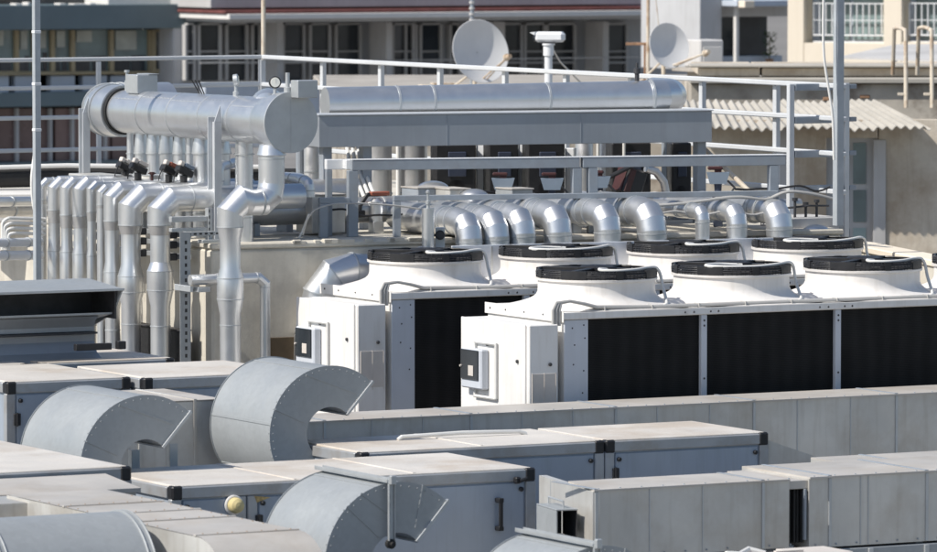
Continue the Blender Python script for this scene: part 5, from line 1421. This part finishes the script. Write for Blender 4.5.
# ladder hoops at right
D = 71.5
for (x0, x1, yt, lb) in ((894, 906, 20, 'rusty white ladder hoop, left of the pair at the right edge'), (918.5, 932, 20, 'rusty white ladder hoop, right of the pair at the right edge')):
    a_, b_ = at(x0, 75, 72.4), at(x1, 105, D - .6)
    s = F / D; zt = at(x0, yt + 10, D).z
    ax0, bx0 = a_.x, b_.x
    rr_ = (bx0 - ax0) / 2
    pts = [Vector((ax0, 72.6, at(x0, 75, 72.4).z)), Vector((ax0, 72.4, zt))] + [Vector((ax0 + rr_ - rr_ * math.cos(R(k)), 72.4 - 1.3 * k / 180., zt + rr_ * math.sin(R(k)))) for k in (30, 60, 90, 120, 150)] + [Vector((bx0, 71.0, zt)), Vector((bx0, 70.9, at(x1, 108, 70.9).z))]
    q = MB(); q.tube(pts, .026, 10)
    q.box(bx0 - .1, bx0 + .02, 70.9, 70.96, at(x1, 98, 70).z, at(x1, 97, 70).z + .02, .003)
    tag(q.build('ladder_hoop', M['rusty_white'], smooth=40), lb, 'ladder', 'ladder hoops')

# ================================================================== FAR BUILDINGS
class Facade:
    def __init__(s, name, label, px, py, D, yaw):
        s.P = at(px, py, D); s.t = thing(name, label, 'building', (s.P.x, s.P.y, s.P.z), yaw)
        s.d = Vector((math.cos(yaw), math.sin(yaw), 0)); s.n = Vector((math.sin(yaw), -math.cos(yaw), 0))
    def uv(s, px, py):
        d = ray(px, py); k = (s.P - CAM).dot(s.n) / d.dot(s.n); p = CAM + d * k - s.P
        return p.dot(s.d), p.z
    def rect(s, q, x0, x1, y0, y1, near, far, bev=.01):       # near/far: local y of front and back face
        u0, w1 = s.uv(x0, (y0)); u1, w0 = s.uv(x1, y0)[0], s.uv(x0, y1)[1]
        q.box(u0, u1, near, far, w0, w1, bev)
    def part(s, name, m, rects, near, far, parent=None, bev=.01):
        q = MB()
        for r in rects: s.rect(q, *r, near, far, bev)
        return q.build(name, M[m], parent or s.t, 0)

# left teal building
f = Facade('office_building', "shaded office block with teal bands and ochre window frames", 0, 60, 120, YAW)
f.part('wall', 'far_plaster', [(187, 209, -60, 260)], -.1, 6)
f.part('core', 'glass_dark', [(-60, 186, -60, 260)], .8, 6)
f.part('teal_band', 'teal', [(-60, 187, 5.5, 30)], -.75, .78)
f.part('teal_band', 'teal', [(-60, 182, 93.5, 108)], -.25, .78)
f.part('top_ledge', 'far_white', [(100, 187, -4, 5)], -.4, .78)
rr = random.Random(11)
edges = [-20, 17, 35, 53, 73, 112, 151, 180]
for i in range(len(edges) - 1):
    x0, x1 = edges[i], edges[i+1]
    fr = f.part('window', 'ochre', [(x0, x0 + 2.2, 30.2, 74), (x1 - 1.6, x1, 30.2, 74), (x0 + 2.3, x1 - 1.7, 71.5, 75)], .0, .2, bev=.004)
    f.part('pane', 'glass_teal', [(x0 + 2.3, x1 - 1.7, 30.2, 71.4)], .12, .16, fr, 0)
    f.part('dark_interior', 'glass_dark', [(x0 + 4, x0 + 4 + (x1 - x0 - 8) * (.4 + .5 * rr.random()), 58 + 4 * rr.random(), 71), (x0 + (x1 - x0) * .55, x1 - 4, 52 + 8 * rr.random(), 71)], .098, .119, fr, 0)  # dark patches before the pane stand in for unlit rooms
    f.part('blind', 'blind', [(x0 + 5, x0 + 5 + (x1 - x0 - 10) * (.5 + .5 * rr.random()), 31, 40 + 12 * rr.random())], .07, .09, fr, 0)
f.part('window_frame', 'ochre', [(151, 155, 30, 74), (172, 176, 30, 74), (155, 172, 29, 31.5), (155, 172, 69, 72)], -.06, -.01, bev=.004)
f.part('spandrel', 'far_blue', [(x, x + 24, 76, 93) for x in (-14, 16, 52, 84, 112, 150)], .05, .3, bev=.006)
f.part('sill', 'ochre', [(-60, 182, 74.4, 76.4)], -.05, .3, bev=.004)
f.part('lower_glazing', 'glass_red', [(x, x + 26, 109, 162) for x in (-30, 0, 26, 60, 89, 117, 150)], .25, .5, bev=0)
f.part('mullion', 'far_shade', [(x, x + 2.4, 108.5, 175) for x in (-5, 18.5, 52, 74, 107, 138, 165)], .1, .24, bev=.004)
f.part('base_band', 'teal', [(-60, 182, 164, 260)], -.02, .78)
f.part('roof_rubble', 'far_white', [(6, 12, 3.2, 5.5), (18, 21, 2, 5.5), (50, 56, 3, 5.5), (64, 76, 3.4, 5.5), (80, 86, 2.6, 5.5)], -.5, -.2)
# middle building with balcony
f = Facade('balcony_building', 'shaded apartment block with a red-edged white balcony slab and dark tall doors', 205, 60, 120, YAW)
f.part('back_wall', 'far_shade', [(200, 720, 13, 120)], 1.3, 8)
f.part('upper_wall', 'far_plaster', [(204, 640, -60, 8)], -.3, 8)
f.part('tile_edge', 'tile_red', [(204, 690, 10, 13.2)], -1.0, 7)
f.part('balcony_slab', 'far_white', [(206, 700, 13.4, 19)], -1.1, 7)
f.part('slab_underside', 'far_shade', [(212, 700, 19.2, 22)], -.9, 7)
for i, (x0, x1) in enumerate(((211, 217), (224, 243), (252, 270), (278, 283), (292, 301), (309, 327), (336, 353), (362, 384), (403, 411), (419, 437), (432, 440), (447, 465), (477, 484), (515, 522), (529, 546), (552, 569), (574, 600), (620, 627), (634, 652))):
    fr = f.part('door', 'far_plaster', [(x0 - 2.5, x0, 26, 82), (x1, x1 + 2.5, 26, 82), (x0, x1, 24, 26), (x0, x1, 52, 53.5), (x0, x1, 63, 65)], 1.12, 1.28, bev=.004)
    f.part('pane', 'glass_dark', [(x0, x1, 26.2, 51.8), (x0, x1, 53.7, 62.8), (x0, x1, 65.2, 82)], 1.2, 1.24, fr, 0)
f.part('pillar', 'far_plaster', [(x, x + 6, 22, 90) for x in (284, 393, 500, 506, 610)], .3, 1.1)
f.part('parapet', 'far_blue', [(205, 450, 83, 120), (450, 720, 90, 120)], .0, .25)
f.part('plank', 'rusty_white', [(413, 428, 79, 82), (424, 440, 75, 78.5)], -.05, -.01, bev=.004)
f.part('balcony_rail', 'far_plaster', [(207, 700, 63, 64.2)], .3, .34, bev=.004)
# right shaded loggia
f = Facade('loggia_building', "shaded loggia with dark opening and blue-grey awning beside the cream house", 650, 60, 118, YAW)
f.part('pillar', 'far_shade', [(690, 712, -60, 70)], -.4, 2)
f.part('post', 'far_white', [(721, 724.5, -60, 64)], -.6, -.5)
f.part('awning', 'far_blue', [(712, 790, 0, 6)], -1.0, 2)
f.part('lintel', 'far_plaster', [(712, 790, 6.2, 17)], -.1, 2)
f.part('dark_room', 'glass_dark', [(712, 790, 17, 62)], .9, 2)
f.part('balustrade', 'far_blue', [(712, 790, 57, 75)], .3, .5)
f.part('box_lamp', 'cream', [(712, 722, 0, 7)], -1.3, -1.05)
pl = MB(); rr = random.Random(4)
u0, w0 = f.uv(772, 58)
for k in range(160):
    a_ = rr.random() * 6.28; h = rr.random(); c = Vector((u0 + math.cos(a_) * .13 * rr.random(), .1 + math.sin(a_) * .12, w0 + h * .52))
    d = Vector((math.cos(a_), math.sin(a_), rr.random())) * .07; sd = Vector((-d.y, d.x, 0)) * .35
    pl.bm.faces.new([pl.bm.verts.new(c + x_) for x_ in (-sd * .2, d * .5 + sd, d, d * .5 - sd)])
pt = thing('potted_plant', 'small leafy plant standing in the dark loggia left of the cream house', 'plant', f.t.location, YAW)
pl.build('leaves', M['leaf'], pt, 0)
q = MB(); q.lathe([(.06, w0 - .25), (.09, w0 - .02)], (u0, .1, 0), (0, 0, 1), 16); q.build('pot', M['rust_steel'], pt)
q = MB(); q.cyl((u0, .1, w0 - .02), (u0, .1, w0 + .45), .012, .006, 8); q.build('stem', M['wood_old'], pt)

# cream house on the right
f = Facade('cream_house', 'sunlit cream house with two white-grilled windows at the upper right corner', 787, 60, 104, R(-22))
f.part('wall', 'cream', [(788, 804, -80, 64), (884, 902, -80, 64), (804, 884, 43, 64), (902, 1000, 42, 64), (804, 884, -80, -20), (902, 1000, -80, -20)], 0, 6, bev=.004)
for (x0, x1, s_) in ((804, 884, 6), (902, 985, 4)):
    gl = f.part('window', 'far_blue', [(x0, x1, -20, 43)], .5, .6, bev=0)
    f.part('pane', 'glass_teal', [(x0 + s_ + 2, x0 + 38, -18, 40), (x0 + 41, x1 - 2, -18, 40)], .47, .49, gl, 0)
    f.part('grille', 'white_rail', [(x0 + s_, x1, 3, 4.2), (x0 + s_, x1, 34.5, 36), (x0 + s_, x1, 41.5, 42.8), (x0 + s_, x1, 20, 20.8)] + [(x0 + s_ + k * 6.2, x0 + s_ + k * 6.2 + 1, 4.3, 34.4) for k in range(13)], .16, .2, gl, bev=.004)
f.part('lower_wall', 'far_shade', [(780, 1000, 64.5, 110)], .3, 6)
P = at(842, 62, 90)
t = thing('slanted_awning', 'flat grey slanted sheet awning before the cream house', 'awning', (0, 0, 0), 0)
q = MB(); p0, p1, p2, p3 = at(838, 57, 92), at(895, 44.5, 97), at(960, 44, 97), at(960, 61, 88); q.prism([p0, p1, p2, p3], (0, 0, -.03)); q.build('sheet', M['far_plaster'], t, 0)
q = MB()
for p in (p0, p3): q.cyl((p.x, p.y + .05, NR - 1), (p.x, p.y + .05, p.z - .04), .03, .03, 10)
q.cyl((p1.x, p1.y - .1, NR - 1), (p1.x, p1.y - .1, p1.z - .05), .03, .03, 10); q.build('prop', M['steel_grey'], t)

# ------------------------------------------------------------------ tidy: surface detail joins its part, loose members become parts of their own
FOLD = {'seam', 'side_seam', 'bend_seam', 'screws', 'rivets', 'slots', 'arm_slots', 'band', 'flaking_edge', 'edge_strip'}
def base_name(o): return o.name.split('.')[0]
def fold(o, into):
    bm = bmesh.new(); bm.from_mesh(into.data); n0 = len(bm.faces)
    b2 = bmesh.new(); b2.from_mesh(o.data)
    idx = len(into.data.materials); into.data.materials.append(o.data.materials[0])
    for f in b2.faces: f.material_index = idx
    tmp = bpy.data.meshes.new('tmp'); b2.to_mesh(tmp); b2.free()
    bm.from_mesh(tmp); bm.to_mesh(into.data); bm.free()
    bpy.data.meshes.remove(tmp)
    for c in kids(o): c.parent = into
    bpy.data.objects.remove(o)
for o in list(COL.objects):
    if o.type == 'MESH' and o.parent and base_name(o) in FOLD:
        par = o.parent
        if par.type == 'MESH': fold(o, par)
        else:
            sib = [c for c in kids(par) if c.type == 'MESH' and base_name(c) not in FOLD]
            if sib: fold(o, max(sib, key=lambda c: max(c.dimensions)))

def explode(o, gap):
    bm = bmesh.new(); bm.from_mesh(o.data); bm.verts.ensure_lookup_table()
    seen = [-1] * len(bm.verts); isl = []
    for v in bm.verts:
        if seen[v.index] >= 0: continue
        st = [v]; seen[v.index] = len(isl); mem = []
        while st:
            w = st.pop(); mem.append(w)
            for e in w.link_edges:
                u = e.other_vert(w)
                if seen[u.index] < 0: seen[u.index] = len(isl); st.append(u)
        isl.append(([min(m.co[k] for m in mem) for k in range(3)], [max(m.co[k] for m in mem) for k in range(3)]))
    n = len(isl); par = list(range(n))
    def find(i):
        while par[i] != i: i = par[i]
        return i
    for i in range(n):
        for j in range(i):
            a, b = isl[i], isl[j]
            if all(a[0][k] - gap <= b[1][k] and b[0][k] - gap <= a[1][k] for k in range(3)): par[find(i)] = find(j)
    roots = sorted({find(i) for i in range(n)})
    if len(roots) < 2: bm.free(); return
    full = o.data
    for ri, r in enumerate(roots):
        b = bm.copy(); b.verts.ensure_lookup_table()
        bmesh.ops.delete(b, geom=[b.verts[v.index] for v in bm.verts if find(seen[v.index]) != r], context='VERTS')
        me = bpy.data.meshes.new(full.name); b.to_mesh(me); b.free()
        for m in full.materials: me.materials.append(m)
        if ri == 0: o.data = me
        else:
            c = o.copy(); c.data = me; COL.objects.link(c)
    bm.free()
SPLIT = {'coil_panel', 'corner_post', 'pane', 'blind', 'spandrel', 'mullion', 'lower_glazing', 'pillar', 'roof_lump', 'plank', 'leg', 'post', 'foot', 'rung', 'saddle', 'cross_bar', 'left_rail', 'right_rail',
         'small_valves', 'drain_hole', 'lid', 'stand', 'upper_course', 'prop', 'top_beam', 'return_beam', 'cabinet_patch', 'side_stand', 'bracket', 'box_body', 'stiffener', 'roof', 'panel', 'flat_arm'}
for o in list(COL.objects):
    if o.type == 'MESH' and o.parent and base_name(o) in SPLIT: explode(o, .02)
